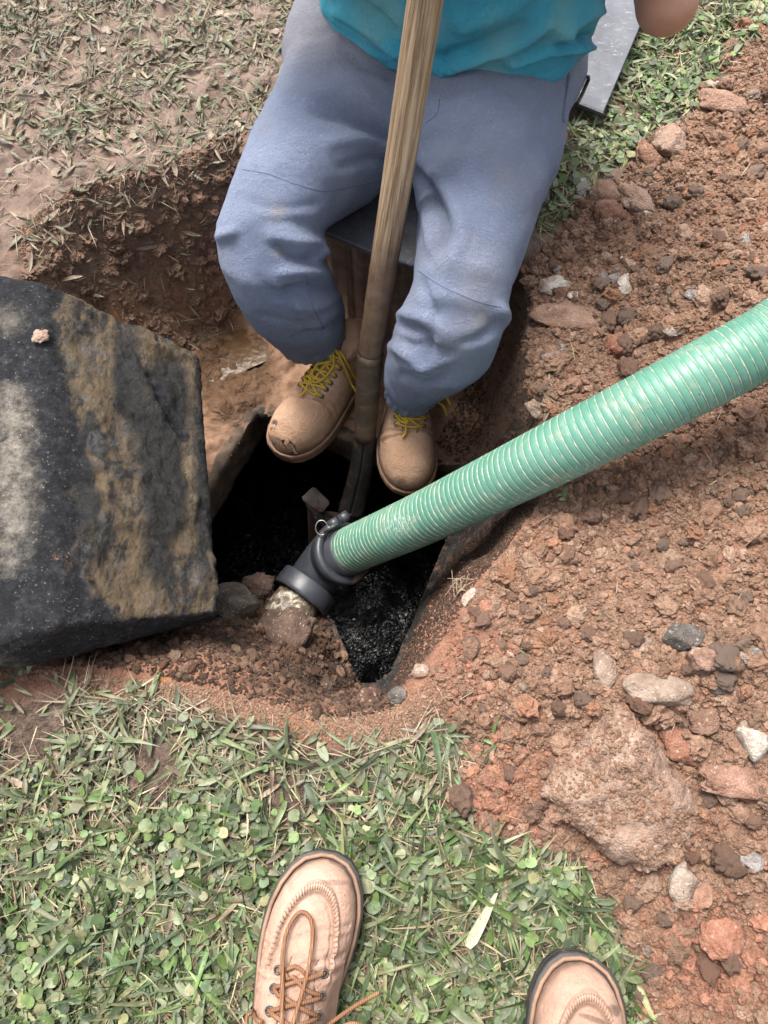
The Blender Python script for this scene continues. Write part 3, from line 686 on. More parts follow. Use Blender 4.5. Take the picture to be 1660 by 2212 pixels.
# body: one skin mesh - torso, neck, head, arms, hands (nearly all of it above the frame), lower legs in the trousers
def limb(pts, rs, k=18):
    p = catmull(pts, 6); r = np.interp(np.linspace(0, 1, len(p)), np.linspace(0, 1, len(rs)), rs); return tube(p, r, k)
HT, HB = PD(938, -120, .80), PD(800, 765, 1.28)
hand_l = HT+(HT-HB)*.1
hand_r = HT+(HT-HB)*.32
parts = [ellipsoid((.115, 1.08, .36), (.16, .105, .26)), ellipsoid((.115, 1.1, .55), (.18, .09, .1)), limb([(.115, 1.1, .6), (.11, 1.08, .74)], [.055, .055]),
         ellipsoid((.105, 1.05, .83), (.075, .095, .115)), ellipsoid((.1, .955, .82), (.014, .02, .02)), ellipsoid((.105, .985, .765), (.045, .045, .03)),
         ellipsoid((.03, 1.06, .83), (.012, .02, .03)), ellipsoid((.18, 1.06, .83), (.012, .02, .03)),
         limb([SHL, (SHL+ELL)/2+np.array([.012, 0, 0]), ELL+np.array([0, .0, 0])], [.052, .047, .040]), ellipsoid(ELL+np.array([.004, -.012, -.006]), (.041, .041, .042)),
         limb([ELL, ELL*.6+hand_l*.4+np.array([.05, .03, .06]), hand_l*.88+ELL*.12, hand_l], [.040, .042, .028, .024]),
         limb([SHR, (SHR+ELR)/2, ELR], [.052, .047, .040]), limb([ELR, ELR*.5+hand_r*.5, hand_r], [.040, .038, .024])]
hd = (HT-HB)/np.linalg.norm(HT-HB)
for hnd, sg in ((hand_l, 1), (hand_r, -1)):
    parts.append(ellipsoid(hnd+np.array([.03*sg, .005, 0]), (.03, .028, .042)))
    sd_ = np.cross(hd, [0, 1, 0]); sd_ /= np.linalg.norm(sd_); fw = np.cross(hd, sd_)
    for q in range(4):
        c = hnd+hd*(.03-.02*q); arc = [c+.031*(math.cos(a)*sd_*sg+math.sin(a)*fw) for a in np.linspace(0, 4.0, 8)]
        parts.append(tube(arc, np.linspace(.0095, .0078, 8), 8))
    c = hnd+hd*.045; parts.append(tube([c+.031*(math.cos(a)*sd_*sg-math.sin(a)*fw) for a in np.linspace(0, 2.2, 6)], np.linspace(.0115, .009, 6), 8))
V, F = join(parts); me = remesh(V, F, .0055, 4)
V = verts(me); N = norms(me); V += N*(.0012*fbm(V, 30, 3))[:, None]; setv(me, V)
ms = M('skin'); cskin = ms.ramp(ms.noise(25, 4), [(.3, (.33, .165, .105)), (.7, (.42, .22, .15))])
link('body', me, ms.out(cskin, .5, ms.bump(ms.noise(300, 4), .2, .001), .4, sub=.12), worker)
V, F = ellipsoid((.107, 1.07, .855), (.083, .1, .1)); V[:, 2] = np.where(V[:, 1] < .99, np.maximum(V[:, 2], .88), np.maximum(V[:, 2], .8))
V += .004*fbm(V, 60, 2)[:, None]
link('hair', mesh_np('hair', V, F), M('hair_dark').out((.02, .014, .01), .6), worker)

MEW = M('eye_white').out((.7, .68, .64), .25); MIR = M('eye_iris').out((.03, .018, .01), .2); MBR = M('brow_hair').out((.02, .014, .01), .7); MLP = M('lip').out((.3, .12, .09), .5)
for sx_ in (-1, 1):
    ec = np.array([.102+.029*sx_, .966, .848]); e_ = link('eye', mesh_np('eye', *ellipsoid(ec, (.0125, .008, .0075))), MEW, worker)
    link('iris', mesh_np('iris', *ellipsoid(ec+np.array([0, -.0062, -.001]), (.0052, .0024, .0052), n=8, k=12)), MIR, e_)
    link('eyebrow', mesh_np('eyebrow', *tube(catmull([ec+np.array([-.016, -.004, .015]), ec+np.array([0, -.008, .019]), ec+np.array([.016, -.003, .014])], 5), .0032, 6)), MBR, worker)
link('mouth', mesh_np('mouth', *tube(catmull([(.082, .948, .772), (.104, .939, .770), (.126, .948, .772)], 6), np.concatenate([np.linspace(.001, .0042, 6), np.linspace(.0042, .001, 7)]), 8)), MLP, worker)
# ------------------------------------------------------------------ boots and shoes
S_ = [0, .015, .05, .12, .25, .4, .55, .65, .73, .81, .88, .94, .98, 1.0]
W_ = [.006, .019, .029, .035, .037, .039, .047, .0525, .0545, .0535, .0475, .037, .0235, .004]
def outline_w(s): return np.interp(s, S_, W_)
def boot_meshes(L, hs, shaft, curve=.006, wscale=1., vox=.0035):
    h_ = dict(boot=[.045, .06, .068, .085, .112, .108, .09, .079, .073, .069, .062, .050, .034, .012],
              shoe=[.045, .06, .066, .078, .098, .094, .078, .067, .061, .056, .049, .039, .027, .010])[hs]
    ss = np.unique(np.concatenate([np.linspace(0, 1, 34), [.01, .985, .995]])); th = np.linspace(0, 2*np.pi, 32, endpoint=False); rings = []
    e = .82
    for s in ss:
        wv, h = outline_w(s)*wscale, np.interp(s, S_, h_); c = curve*math.sin(s*math.pi*1.3)
        x = c+wv*np.sign(np.cos(th))*np.abs(np.cos(th))**e; z = np.where(np.sin(th) > 0, h*np.abs(np.sin(th))**e, -.012*np.abs(np.sin(th)))
        rings.append(np.stack([x, np.full(32, s*L), z], 1))
    parts = [loft(rings)]
    if shaft:
        rr = []
        for z, cy, rx, ry in shaft: rr.append(np.stack([rx*np.cos(th), cy*L+ry*np.sin(th), np.full(32, z)-(.25*ry*np.sin(th)*(z > .1))], 1))
        parts.append(loft(rr))
    V, F = join(parts); return remesh(V, F, vox, 4)
def sole_mesh(L, ex, curve, z0, z1, wscale=1., lugs=True):
    s = np.concatenate([np.linspace(0, .08, 8), np.linspace(.1, .86, 28), np.linspace(.88, 1, 12)])
    def ring(e, z):
        wv = outline_w(s)*wscale+e; c = curve*np.sin(s*math.pi*1.3); y = s*(L+2*e)-e
        r = np.concatenate([np.stack([c+wv, y], 1), np.stack([c-wv, y], 1)[::-1]]); return np.concatenate([r, np.full((len(r), 1), z)], 1)
    d = z1-z0; zs = [(-.002, z0), (.0, z0+.15*d), (.0005, z0+.55*d), (-.0015, z0+.62*d), (-.0015, z0+.66*d), (.001, z0+.72*d), (.001, z1-.0015), (0, z1), (-.006, z1+.0005)]
    return loft([ring(ex+a, b) for a, b in zs])
def so_outline(L, ex, curve, z, ws=1.):
    s = np.concatenate([np.linspace(0, .08, 8), np.linspace(.1, .86, 28), np.linspace(.88, 1, 12)]); wv = outline_w(s)*ws+ex; c = curve*np.sin(s*math.pi*1.3); y = s*(L+2*ex)-ex
    r = np.concatenate([np.stack([c+wv, y], 1), np.stack([c-wv, y], 1)[::-1]]); r = np.concatenate([r, r[:1]]); return np.concatenate([r, np.full((len(r), 1), z)], 1)
def frame(heel, toe, roll=0.):
    y = np.array(toe)-np.array(heel); L = np.linalg.norm(y); y /= L; up = np.array([math.sin(roll), 0, math.cos(roll)])
    x = np.cross(y, up); x /= np.linalg.norm(x); z = np.cross(x, y); Mx = np.eye(4); Mx[:3, 0] = x; Mx[:3, 1] = y; Mx[:3, 2] = z; Mx[:3, 3] = heel; return Mx, L
def tf(Mx, V): return np.asarray(V)@Mx[:3, :3].T+Mx[:3, 3]
def mat_leather(name, lo, hi, dark):
    m = M(name)
    c = m.ramp(m.noise(16, 6, .6), [(.3, lo), (.68, hi)])
    c = m.mix(m.ramp(m.noise(42, 7, .78, None, 1.2), [(.55, 0), (.72, .55)]), c, dark)
    c = m.mix(m.attr('scuff'), c, m.ramp(m.noise(80, 4, .6), [(.4, (.02, .017, .015)), (.62, (.12, .075, .05))]))
    c = m.mix(m.attr('mudline'), c, m.ramp(m.noise(90, 5, .7), [(.3, (.1, .055, .035)), (.7, (.24, .15, .1))]))
    h = m.math('ADD', m.noise(240, 5, .7), m.math('MULTIPLY', m.noise(60, 7, .8, None, 2.2), 1.5))
    return m.out(c, m.map(m.noise(30, 3), .3, .7, .5, .75), m.bump(h, .8, .0045), .3)
ML1 = mat_leather('boot_nubuck', (.46, .27, .165), (.6, .39, .27), (.17, .08, .04))
ML2 = mat_leather('shoe_leather', (.42, .25, .18), (.54, .355, .275), (.3, .16, .105))
def simple(name, c, rough, bs=200, bstr=.3, spec=.4, metal=0., var=.35, stain=None):
    m = M(name); cc = m.ramp(m.noise(30, 6, .65), [(.3, tuple(v*(1-var) for v in c)), (.7, tuple(v*(1+var) for v in c))])
    if stain: cc = m.mix(m.ramp(m.noise(stain[1], 6, .72, None, .5), [(stain[2], 0), (stain[2]+.12, 1)]), cc, stain[0])
    return m.out(cc, rough, m.bump(m.noise(bs, 5, .7), bstr, .0015), spec, metal)
MSOLE1 = simple('boot_sole', (.19, .105, .062), .7); MSOLE2 = simple('shoe_sole', (.03, .027, .026), .6, stain=((.19, .13, .09), 60, .6))
MWELT = simple('welt', (.2, .12, .08), .7)
def mat_lace(name, a, b):
    m = M(name); wv = m.n('ShaderNodeTexWave', {'Vector': m.o, 'Scale': 150., 'Distortion': 2.}).outputs['Fac']
    c = m.mix(m.ramp(m.noise(60, 4), [(.5, 0), (.7, .5)]), m.mix(m.ramp(wv, [(.72, 0), (.88, 1)]), a, b), (.3, .2, .11)); return m.out(c, .85, m.bump(wv, .5, .0008), .2)
MLACE1 = mat_lace('lace_yellow', (.66, .44, .045), (.16, .11, .03)); MLACE2 = mat_lace('lace_brown', (.2, .1, .055), (.11, .05, .026))
MEYE = simple('eyelet_metal', (.09, .09, .09), .4, metal=.8); MCOL = simple('collar_dark', (.02, .02, .022), .9)
def build_shoe(owner, name, heel, toe, kind, side, label, tongue_c=0., scuffs=(), roll=0.):
    Mx, L = frame(heel, toe, roll); cv = .007*side
    shaft = [(.03, .2, .036, .055), (.08, .2, .038, .06), (.1, .24, .038, .055), (.112, .27, .036, .046), (.118, .28, .033, .04)] if kind == 'boot' else [(.03, .2, .036, .055), (.08, .2, .038, .06), (.105, .19, .04, .06), (.115, .19, .036, .054)]
    me = boot_meshes(L, kind, shaft, cv, 1.0 if kind == 'boot' else .9, .0028 if kind == 'boot' else .0019)
    V = verts(me); N = norms(me)
    s = V[:, 1]/L
    # bending creases across the vamp
    cre = sum(a*np.exp(-((s-c-.035*np.sin(V[:, 0]*38+ph))/.011)**2) for c, a, ph in ((.665, -.0022, 0), (.64, .0014, .3), (.615, -.0018, .8), (.59, .001, .4), *(((.76, -.0014, 0), (.745, .0008, .2), (.73, -.0012, .5), (.715, -.0009, 1.), (.7, .0008, .4)) if kind == 'shoe' else ())))*(V[:, 2] > .03)
    dd = cre*(1.5 if kind == 'boot' else 1.2)+.0016*fbm(V, 26, 4)
    if kind == 'shoe':
        # moccasin seam: raised roll in a U round the toe, plug let in a little inside it
        sx_ = (V[:, 0]-cv*np.sin(s*math.pi*1.3)); rad = np.sqrt((sx_/.0315)**2+np.clip((s-.7)/.21, 0, None)**2)
        dd = dd+(.0045*np.exp(-((rad-1.04)/.07)**2)-.0026*np.exp(-((rad-.9)/.04)**2)-.0016*np.exp(-((rad-1.16)/.03)**2))*(V[:, 2] > .02)*sstep(.6, .66, s)
    V2 = V+N*dd[:, None]; setv(me, V2)
    sc_ = np.zeros(len(V))
    for (cx, cs, rx, rs, a) in scuffs: sc_ = np.maximum(sc_, a*sstep(.9, .6, np.sqrt(((V[:, 0]-cx)/rx)**2+((s-cs)/rs)**2)+.35*fbm(V, 70, 3)))
    ml0 = .75*np.exp(-((rad-.95)/.035)**2)*(V[:, 2] > .02)*sstep(.6, .66, s) if kind == 'shoe' else 0.
    ml = ml0+sstep(.025, .003, V[:, 2]+.012*fbm(V, 30, 3))*.9
    setv(me, tf(Mx, V2)); set_attr(me, 'scuff', np.clip(sc_, 0, 1)); set_attr(me, 'mudline', np.clip(ml, 0, 1))
    o = link(name, me, ML1 if kind == 'boot' else ML2, owner)
    if label: o['label'] = label
    meL = mesh_np('t', V2, [np.array([p.vertices[:] for p in me.polygons])]); tree = bvh(meL)
    def top(x, y, lift=.0):
        h = tree.ray_cast(Vector((x, y, .4)), Vector((0, 0, -1)))
        if h[0] is None: return np.array([x, y, .02+lift])
        return np.array(h[0])+np.array(h[1])*lift
    V3, F3 = sole_mesh(L, .0045 if kind == 'boot' else .0065, cv, -.028 if kind == 'boot' else -.03, .001, 1. if kind == 'boot' else .89)
    so = link('sole', mesh_np('sole', tf(Mx, V3), F3), MSOLE1 if kind == 'boot' else MSOLE2, o)
    Lw = so_outline(L, .0028 if kind == 'boot' else .003, cv, .0035, 1. if kind == 'boot' else .89)
    link('welt', mesh_np('welt', *(lambda VF: (tf(Mx, VF[0]), VF[1]))(tube(Lw, .0026, 6, False))), MWELT, o)
    if kind == 'shoe':
        st = []
        for a in np.linspace(-.25, math.pi+.25, 46):
            q = []
            for rr in (.99, 1.04, 1.10):
                if 0 <= a <= math.pi: x_, s_ = .0315*rr*math.cos(a), .7+.21*rr*math.sin(a)
                else: x_, s_ = .0315*rr*(1 if a < 0 else -1), .7-.21*(abs(a) if a < 0 else a-math.pi)
                q.append(top(x_+cv*math.sin(s_*math.pi*1.3), s_*L, .0004))
            st.append(tube(q, .0007, 4))
        Vq, Fq = join(st); tag(link('stitching', mesh_np('stitching', tf(Mx, Vq), Fq), MWELT, o), kind='stuff')
    if scuffs and scuffs[0][4] == 1.:
        fl = []
        for (x0, x1, s0, lift) in ((-.03, -.006, .945, .002), (-.014, .012, .93, .0025), (.022, .036, .905, .002)):
            a = [top(x_, (s0+.006*math.sin(q*2.1))*L, .0006) for q, x_ in enumerate(np.linspace(x0, x1, 7))]; b = [top(x_, (s0+.022+.006*math.cos(q*1.7))*L, lift+.0012*(q % 2)) for q, x_ in enumerate(np.linspace(x0, x1, 7))]
            vv = np.array(a+b+[p_-np.array([0, 0, .0012]) for p_ in b]); fl.append((vv, np.array([[q, q+1, 8+q, 7+q] for q in range(6)]+[[7+q, 8+q, 15+q, 14+q] for q in range(6)])))
        for Vq, Fq in fl: link('torn_leather', mesh_np('torn_leather', tf(Mx, Vq), Fq, True, dict(scuff=np.zeros(len(Vq)), mudline=np.zeros(len(Vq)))), ML1, o)
    # eyelet stays, eyelets and lacing
    if kind == 'boot': rows = [(.615, .024), (.565, .025), (.515, .025), (.465, .025), (.415, .025), (.37, .024)]
    else: rows = [(.645, .023), (.585, .023), (.525, .023), (.47, .023), (.415, .023)]
    lr = .0024 if kind == 'boot' else .0023
    tp = []
    for sg in (-1, 1):
        bo = .011 if kind == 'boot' else .019; th_ = .0022 if kind == 'boot' else .0032
        a = [top(sg*x*.62, s_*L, th_) for s_, x in rows]; b = [top(sg*(x+bo), s_*L, th_*.6) for s_, x in rows]
        a = [top(sg*.012, rows[0][0]*L+.014, th_*.6)]+a; b = [top(sg*(.03 if kind == 'boot' else .042), rows[0][0]*L+.010, th_*.5)]+b
        nn = len(a); vv = np.array(a+b+[p-np.array([0, 0, .006]) for p in a]+[p-np.array([0, 0, .006]) for p in b]); ff = []
        for q in range(nn-1):
            ff += [[q, q+1, nn+q+1, nn+q], [2*nn+q, q, q+1, 2*nn+q+1][::1], [nn+q, nn+q+1, 3*nn+q+1, 3*nn+q]]
        ff += [[0, nn, 3*nn, 2*nn]]
        tp.append((vv, np.array(ff)))
    for V4, F4 in tp:
        me_ = mesh_np('eyelet_stay', tf(Mx, V4), F4); set_attr(me_, 'scuff', np.zeros(len(V4))); set_attr(me_, 'mudline', np.zeros(len(V4)))
        link('eyelet_stay', me_, ML1 if kind == 'boot' else ML2, o)
    ey = []
    for s_, x in rows:
        for sg in (-1, 1):
            c = top(sg*x, s_*L, .0032); t = np.linspace(0, 2*np.pi, 11)
            V5, F5 = tube(np.stack([c[0]+.0038*np.cos(t), c[1]+.0038*np.sin(t), c[2]+0*t-.001*np.cos(t)*sg], 1), .0013, 6, False)
            link('eyelet', mesh_np('eyelet', tf(Mx, V5), F5), MEYE, o)
    lc = []
    for q, (s_, x) in enumerate(rows):
        for sg in (-1, 1):
            if q == 0:
                if sg == 1: continue
                p = [top(t*x, s_*L+.002*(1-t*t), .005) for t in np.linspace(-1, 1, 9)]
            else:
                s0, x0 = rows[q-1]
                p = [top(sg*(x0*(1-t)-x*t), (s0*(1-t)+s_*t)*L, .0045+.0035*math.sin(math.pi*t)) for t in np.linspace(0, 1, 9)]
            lc.append(tube(p, lr, 6))
    kx, ky = 0., rows[-1][0]*L-.006
    if kind == 'boot':
        free = [[(0, 0, .012), (-.02, .03, .022), (-.008, .065, .016), (.014, .06, .014), (.006, .02, .014)], [(0, 0, .012), (.026, .02, .02), (.03, .055, .015), (.006, .075, .012), (-.004, .03, .012)],
                [(0, 0, .012), (.012, .04, .016), (.006, .085, .009), (.012, .1, .006)], [(0, 0, .014), (-.035, .004, .024), (-.06, -.004, .016), (-.075, .012, .004)], [(0, 0, .016), (-.03, .012, .026), (-.058, .018, .016), (-.07, .034, .002)], [(0, 0, .013), (.02, .012, .015), (.012, .035, .012), (-.012, .02, .012)]]
    else:
        free = [[(0, 0, .012), (-.012, .05, .018), (-.022, .1, .014), (-.012, .128, .012), (.004, .12, .012), (.008, .08, .014), (.0, .02, .014), (0, 0, .012)], [(0, 0, .012), (.03, .022, .018), (.06, .045, .012), (.085, .06, .004)],
                [(0, 0, .012), (.03, .01, .02), (.055, .03, .02), (.075, .028, .01), (.08, .015, .0)], [(0, 0, .012), (-.03, -.01, .02), (-.05, .02, .016), (-.03, .03, .014)]]
    for f in free:
        pts = []
        for (a, b, c) in catmull(f, 7):
            t = top(kx+a, ky+b, 0); pts.append(t+np.array([0, 0, c*.6+.002]) if t[2] > .021 else np.array([kx+a, ky+b, max(.03+c, -.01)]))
        lc.append(tube(np.array(pts), lr, 6))
    lc.append(ellipsoid(top(kx, ky, .008), (.006, .005, .004), n=8, k=10))
    V6, F6 = join(lc); link('lace', mesh_np('lace', tf(Mx, V6), F6), MLACE1 if kind == 'boot' else MLACE2, o)
    bpy.data.meshes.remove(meL)
    return o
build_shoe(worker, 'boot', (-.035, .845, -.305), (-.2, .6, -.315), 'boot', -1, 'worn tan boot with torn black toe and loose yellow laces',
           scuffs=[(-.012, .955, .022, .028, 1.), (.030, .90, .010, .03, .9), (.02, .975, .03, .02, .6)])
build_shoe(worker, 'boot', (.062, .80, -.285), (.04, .525, -.325), 'boot', 1, 'tan boot with rubbed toe beside the shovel shank', scuffs=[(.008, .965, .010, .018, .5)])

photographer = empty('person', (.05, -.3, .0), 'person standing on the lower lawn, only the toes of two tan laced shoes in view', 'person')
zt = .05
def at_sole(px, py, z): return P(px, py, z)
t1 = P(697, 1852, .045); t2 = P(1275, 2082, .045)
build_shoe(photographer, 'shoe', t1+np.array([-.042, -.29, -.008]), t1, 'shoe', -1, 'left tan moccasin toe shoe, seen past its laces', scuffs=[(.02, .935, .018, .012, .35)])
build_shoe(photographer, 'shoe', t2+np.array([-.085, -.28, -.008]), t2, 'shoe', 1, 'right tan moccasin toe shoe, only its toe in the frame', scuffs=[(.0, .86, .02, .012, .6), (-.012, .7, .006, .02, .5), (.024, .9, .012, .02, .6)])

# the photographer above the shoes (outside the frame)
a1 = t1+np.array([-.033, -.232, .0]); a2 = t2+np.array([-.068, -.222, .0]); hipc = np.array([.06, -.42, .86])
def up(p, z): return np.array([p[0], p[1], z])
lg_ = []
for a_, sg in ((a1, -1), (a2, 1)):
    kn = np.array([a_[0]*.85+.015*sg, a_[1]*.7-.42*.3-.005, .47]); hp2 = hipc+np.array([.085*sg, 0, 0])
    lg_.append(limb([up(a_, .075), up(a_, .2), kn, (kn+hp2)/2, hp2], [.062, .062, .072, .085, .1], 24))
V, F = join(lg_+[ellipsoid(hipc+np.array([0, 0, .03]), (.17, .115, .12))]); me = remesh(V, F, .009, 6); V = verts(me); N = norms(me); V += N*(.006*fbm(V, 8, 4)+.003*fbm(V*np.array([1, 1, .5]), 25, 3))[:, None]; setv(me, V)
set_attr(me, 'worn', np.clip(.5*fbm(V, 6, 3)+.2, 0, 1)); set_attr(me, 'dirt', np.clip(sstep(.3, .05, V[:, 2])*.4, 0, 1))
link('trousers', me, mat_cloth('work_trousers', (.06, .06, .065), (.1, .1, .105), (.14, .13, .12)), photographer)
ch = hipc+np.array([0, -.02, .3]); shl = [ch+np.array([.19*sg, .0, .16]) for sg in (-1, 1)]; elb = [np.array([hipc[0]+.25*sg, -.36, 1.0]) for sg in (-1, 1)]; hnd = [np.array([.075*sg, -.10, 1.0]) for sg in (-1, 1)]
parts = [ellipsoid(ch+np.array([0, 0, -.06]), (.19, .13, .28)), ellipsoid(ch+np.array([0, 0, .13]), (.21, .11, .12))]+[limb([shl[q], (shl[q]+elb[q])/2, elb[q]], [.07, .062, .056]) for q in (0, 1)]
V, F = join(parts); me = remesh(V, F, .009, 6); V = verts(me); V += norms(me)*(.005*fbm(V, 9, 4))[:, None]; setv(me, V)
set_attr(me, 'worn', np.zeros(len(V))); set_attr(me, 'dirt', np.zeros(len(V)))
link('shirt', me, mat_cloth('grey_shirt', (.2, .2, .2), (.26, .26, .26), (.3, .3, .3), 1100, False), photographer)
hc = ch+np.array([0, .07, .375]); parts = [limb([ch+np.array([0, 0, .2]), hc+np.array([0, -.02, -.06])], [.058, .056]), ellipsoid(hc, (.076, .097, .118)), ellipsoid(hc+np.array([0, .098, -.012]), (.014, .02, .02)), ellipsoid(hc+np.array([0, .06, -.07]), (.045, .045, .03))]
for q, sg in ((0, -1), (1, 1)):
    parts += [ellipsoid(hc+np.array([.076*sg, -.005, 0]), (.012, .02, .03)), limb([elb[q], (elb[q]+hnd[q])/2, hnd[q]], [.045, .04, .026]), ellipsoid(hnd[q]+np.array([0, .01, 0]), (.02, .04, .03))]
    for f_ in range(4): parts.append(tube(catmull([hnd[q]+np.array([0, .03, .02-.016*f_]), hnd[q]+np.array([-.012*sg, .05, .02-.016*f_]), hnd[q]+np.array([-.035*sg, .048, .02-.016*f_])], 4), np.linspace(.0095, .0075, 9), 8))
    parts.append(tube(catmull([hnd[q]+np.array([0, .0, .025]), hnd[q]+np.array([-.012*sg, .018, .045]), hnd[q]+np.array([-.03*sg, .028, .05])], 4), np.linspace(.011, .0085, 9), 8))
V, F = join(parts); me = remesh(V, F, .006, 4); link('body', me, bpy.data.materials['skin'], photographer)
V, F = ellipsoid(hc+np.array([0, -.015, .03]), (.084, .1, .1)); V[:, 2] = np.where(V[:, 1] > hc[1]+.06, np.maximum(V[:, 2], hc[2]+.06), np.maximum(V[:, 2], hc[2]-.03)); link('hair', mesh_np('hair', V, F), MBR, photographer)

# ------------------------------------------------------------------ shovel
shovel = empty('shovel', tuple(PD(760, 1150, 1.62)), 'long wooden handled shovel standing in the pit between the worker\'s boots', 'shovel')
def mat_wood():
    m = M('handle_wood'); wet = m.attr('wetmud')
    g = m.noise(42, 8, .78, m.attr('along', 'Vector'), .5)
    c = m.ramp(g, [(.34, (.085, .052, .03)), (.43, (.2, .13, .075)), (.54, (.36, .255, .16)), (.7, (.48, .37, .25))])
    st = m.ramp(m.noise(55, 6, .7, m.attr('along', 'Vector')), [(.5, 0), (.66, .85)]); c = m.mix(st, c, (.07, .035, .018))
    c = m.mix(wet, c, m.ramp(m.noise(50, 5), [(.3, (.085, .05, .032)), (.7, (.17, .11, .075))]))
    return m.out(c, .6, m.bump(g, .4, .001), .35)
top_ = HT+(HT-HB)*.5
hp = np.array([top_+(HB-top_)*t for t in np.linspace(0, 1, 60)])
V, F = tube(hp, np.linspace(.0205, .0215, 60), 20)
me = mesh_np('handle', V, F)
ax = (HB-top_)/np.linalg.norm(HB-top_); al = (V-top_)@ax; ux, uy, _ = proj(V)
V2 = V+norms(me)*(.0006*fbm(V, 40, 3)+.0022*np.clip(fbm(V, 90, 3), 0, 1)*sstep(560, 680, uy))[:, None]; setv(me, V2)
qp = V-top_-np.outer(al, ax); set_attr(me, 'along', np.stack([qp[:, 0]*3.5, qp[:, 1]*3.5, al*.11+qp[:, 2]*3.5], 1)); set_attr(me, 'wetmud', np.clip(sstep(440, 640, uy+80*fbm(V, 12, 3)), 0, 1)*.9)
link('handle', me, mat_wood(), shovel)
MSOC = simple('socket_steel', (.075, .052, .036), .6, 160, .5, stain=((.14, .09, .06), 30, .5))
MSTL = simple('shank_steel', (.035, .033, .031), .5, 150, .5, stain=((.13, .07, .04), 35, .55)); MRUST = simple('blade_rust', (.06, .037, .027), .65, 150, .6, stain=((.04, .04, .042), 30, .5))
S1 = PD(788, 945, 1.43); dirS = (S1-HB)/np.linalg.norm(S1-HB)
p = np.array([HB+(S1-HB)*t for t in np.linspace(-.02, 1, 14)])
link('socket', mesh_np('socket', *tube(p, np.interp(np.linspace(0, 1, 14), [0, .04, .05, .95, 1], [.0235, .024, .0228, .021, .02]), 20)), MSOC, shovel)
ringp = HB+(S1-HB)*.01
shp = catmull([S1-dirS*.04, S1, PD(781, 1010, 1.49), PD(770, 1060, 1.545), PD(757, 1110, 1.59)], 8)
T = np.gradient(shp, axis=0); T /= np.linalg.norm(T, axis=1)[:, None]
# open folded shank: a C shaped section that flattens out towards the blade
rings = []
view = np.array([0, 0, CAM_H])-shp; view /= np.linalg.norm(view, axis=1)[:, None]
for q in range(len(shp)):
    t = q/(len(shp)-1); X = np.cross(T[q], view[q]); X /= np.linalg.norm(X); Z = np.cross(X, T[q]); a = np.linspace(R(-269), R(88), 30)
    rad = .0195*(1-t)+.022*t; fl = 1-.45*t
    o_ = np.stack([np.cos(a)*rad*(1+.25*t), np.sin(a)*rad*fl], 1); i_ = o_[::-1]*.86
    sec = np.concatenate([o_, i_]); rings.append(shp[q]+np.outer(sec[:, 0], X)+np.outer(sec[:, 1], Z))
link('shank', mesh_np('shank', *loft(rings)), MSTL, shovel)
b0 = shp[-1]; bd = np.array([-.06, -.25, -.95]); bd /= np.linalg.norm(bd); bx_ = np.array([-1., .1, 0]); bx_ -= bd*(bx_@bd); bx_ /= np.linalg.norm(bx_); bz = np.cross(bx_, bd)
# blade: dished pointed plate with rolled step at its top edge
gu, gv = np.meshgrid(np.linspace(-1, 1, 25), np.linspace(0, 1, 30)); gu = gu.ravel(); gv = gv.ravel()
hw = .098*np.where(gv < .6, 1., np.sqrt(np.clip(1-((gv-.6)/.42)**2, .02, 1))); topc = .045*np.clip(1-np.abs(gu)*1.6, 0, 1)
yy = -topc*(1-gv)+gv*.26; zz = -.028*(gu**2)*(1-.3*gv)+.012*np.exp(-(gu/.18)**2)*(1-gv)
BV = b0+np.outer(gu*hw, bx_)+np.outer(yy+.03, bd)+np.outer(zz, bz)
i, j = np.meshgrid(np.arange(29), np.arange(24), indexing='ij'); i = i.ravel(); j = j.ravel(); BF = np.stack([i*25+j, i*25+j+1, (i+1)*25+j+1, (i+1)*25+j], 1)
BB = BV-bz*.003; n0 = len(BV)
per = np.concatenate([np.arange(25), np.arange(1, 30)*25+24, (29*25+np.arange(24))[::-1], (np.arange(1, 29)*25)[::-1]]); p2 = np.roll(per, -1)
BFs = np.concatenate([BF, BF[:, ::-1]+n0, np.stack([per, per+n0, p2+n0, p2], 1)])
link('blade', mesh_np('blade', np.concatenate([BV, BB]), BFs), MRUST, shovel)
# web and left tread of the blade as they show behind the coupling
def plate(outline, t, bend=None, sub=6):
    oo = [np.array(p_) for p_ in outline]; c = catmull(oo+[oo[0]], sub)[:-1] if sub > 1 else np.concatenate([[a*.88+b*.12, a*.12+b*.88] for a, b in zip(oo, oo[1:]+oo[:1])]); ctr = c.mean(0)
    nn = np.cross(c[1]-c[0], c[len(c)//3]-c[0]); nn /= np.linalg.norm(nn)
    if nn@(np.array([0, 0, CAM_H])-ctr) < 0: nn = -nn
    return loft([ctr+(c-ctr)*.03-nn*t, ctr+(c-ctr)*.97-nn*t, c-nn*t*.6, c-nn*t*.2, ctr+(c-ctr)*.97, ctr+(c-ctr)*.03])
web = [PD(767, 1052, 1.56), PD(777, 1085, 1.58), PD(782, 1130, 1.62), PD(740, 1150, 1.63), PD(700, 1140, 1.62), PD(680, 1105, 1.6), PD(700, 1112, 1.6), PD(728, 1116, 1.595), PD(750, 1100, 1.58)]
link('web', mesh_np('web', *plate(web, .006, sub=5)), MRUST, shovel)
trd = [PD(678, 1050, 1.575), PD(714, 1086, 1.58), PD(695, 1110, 1.585), PD(649, 1077, 1.578)]
link('tread', mesh_np('tread', *plate(trd, .006, sub=1)), simple('tread_steel', (.13, .105, .095), .55, 150, .5, stain=((.1, .05, .03), 40, .5)), shovel)
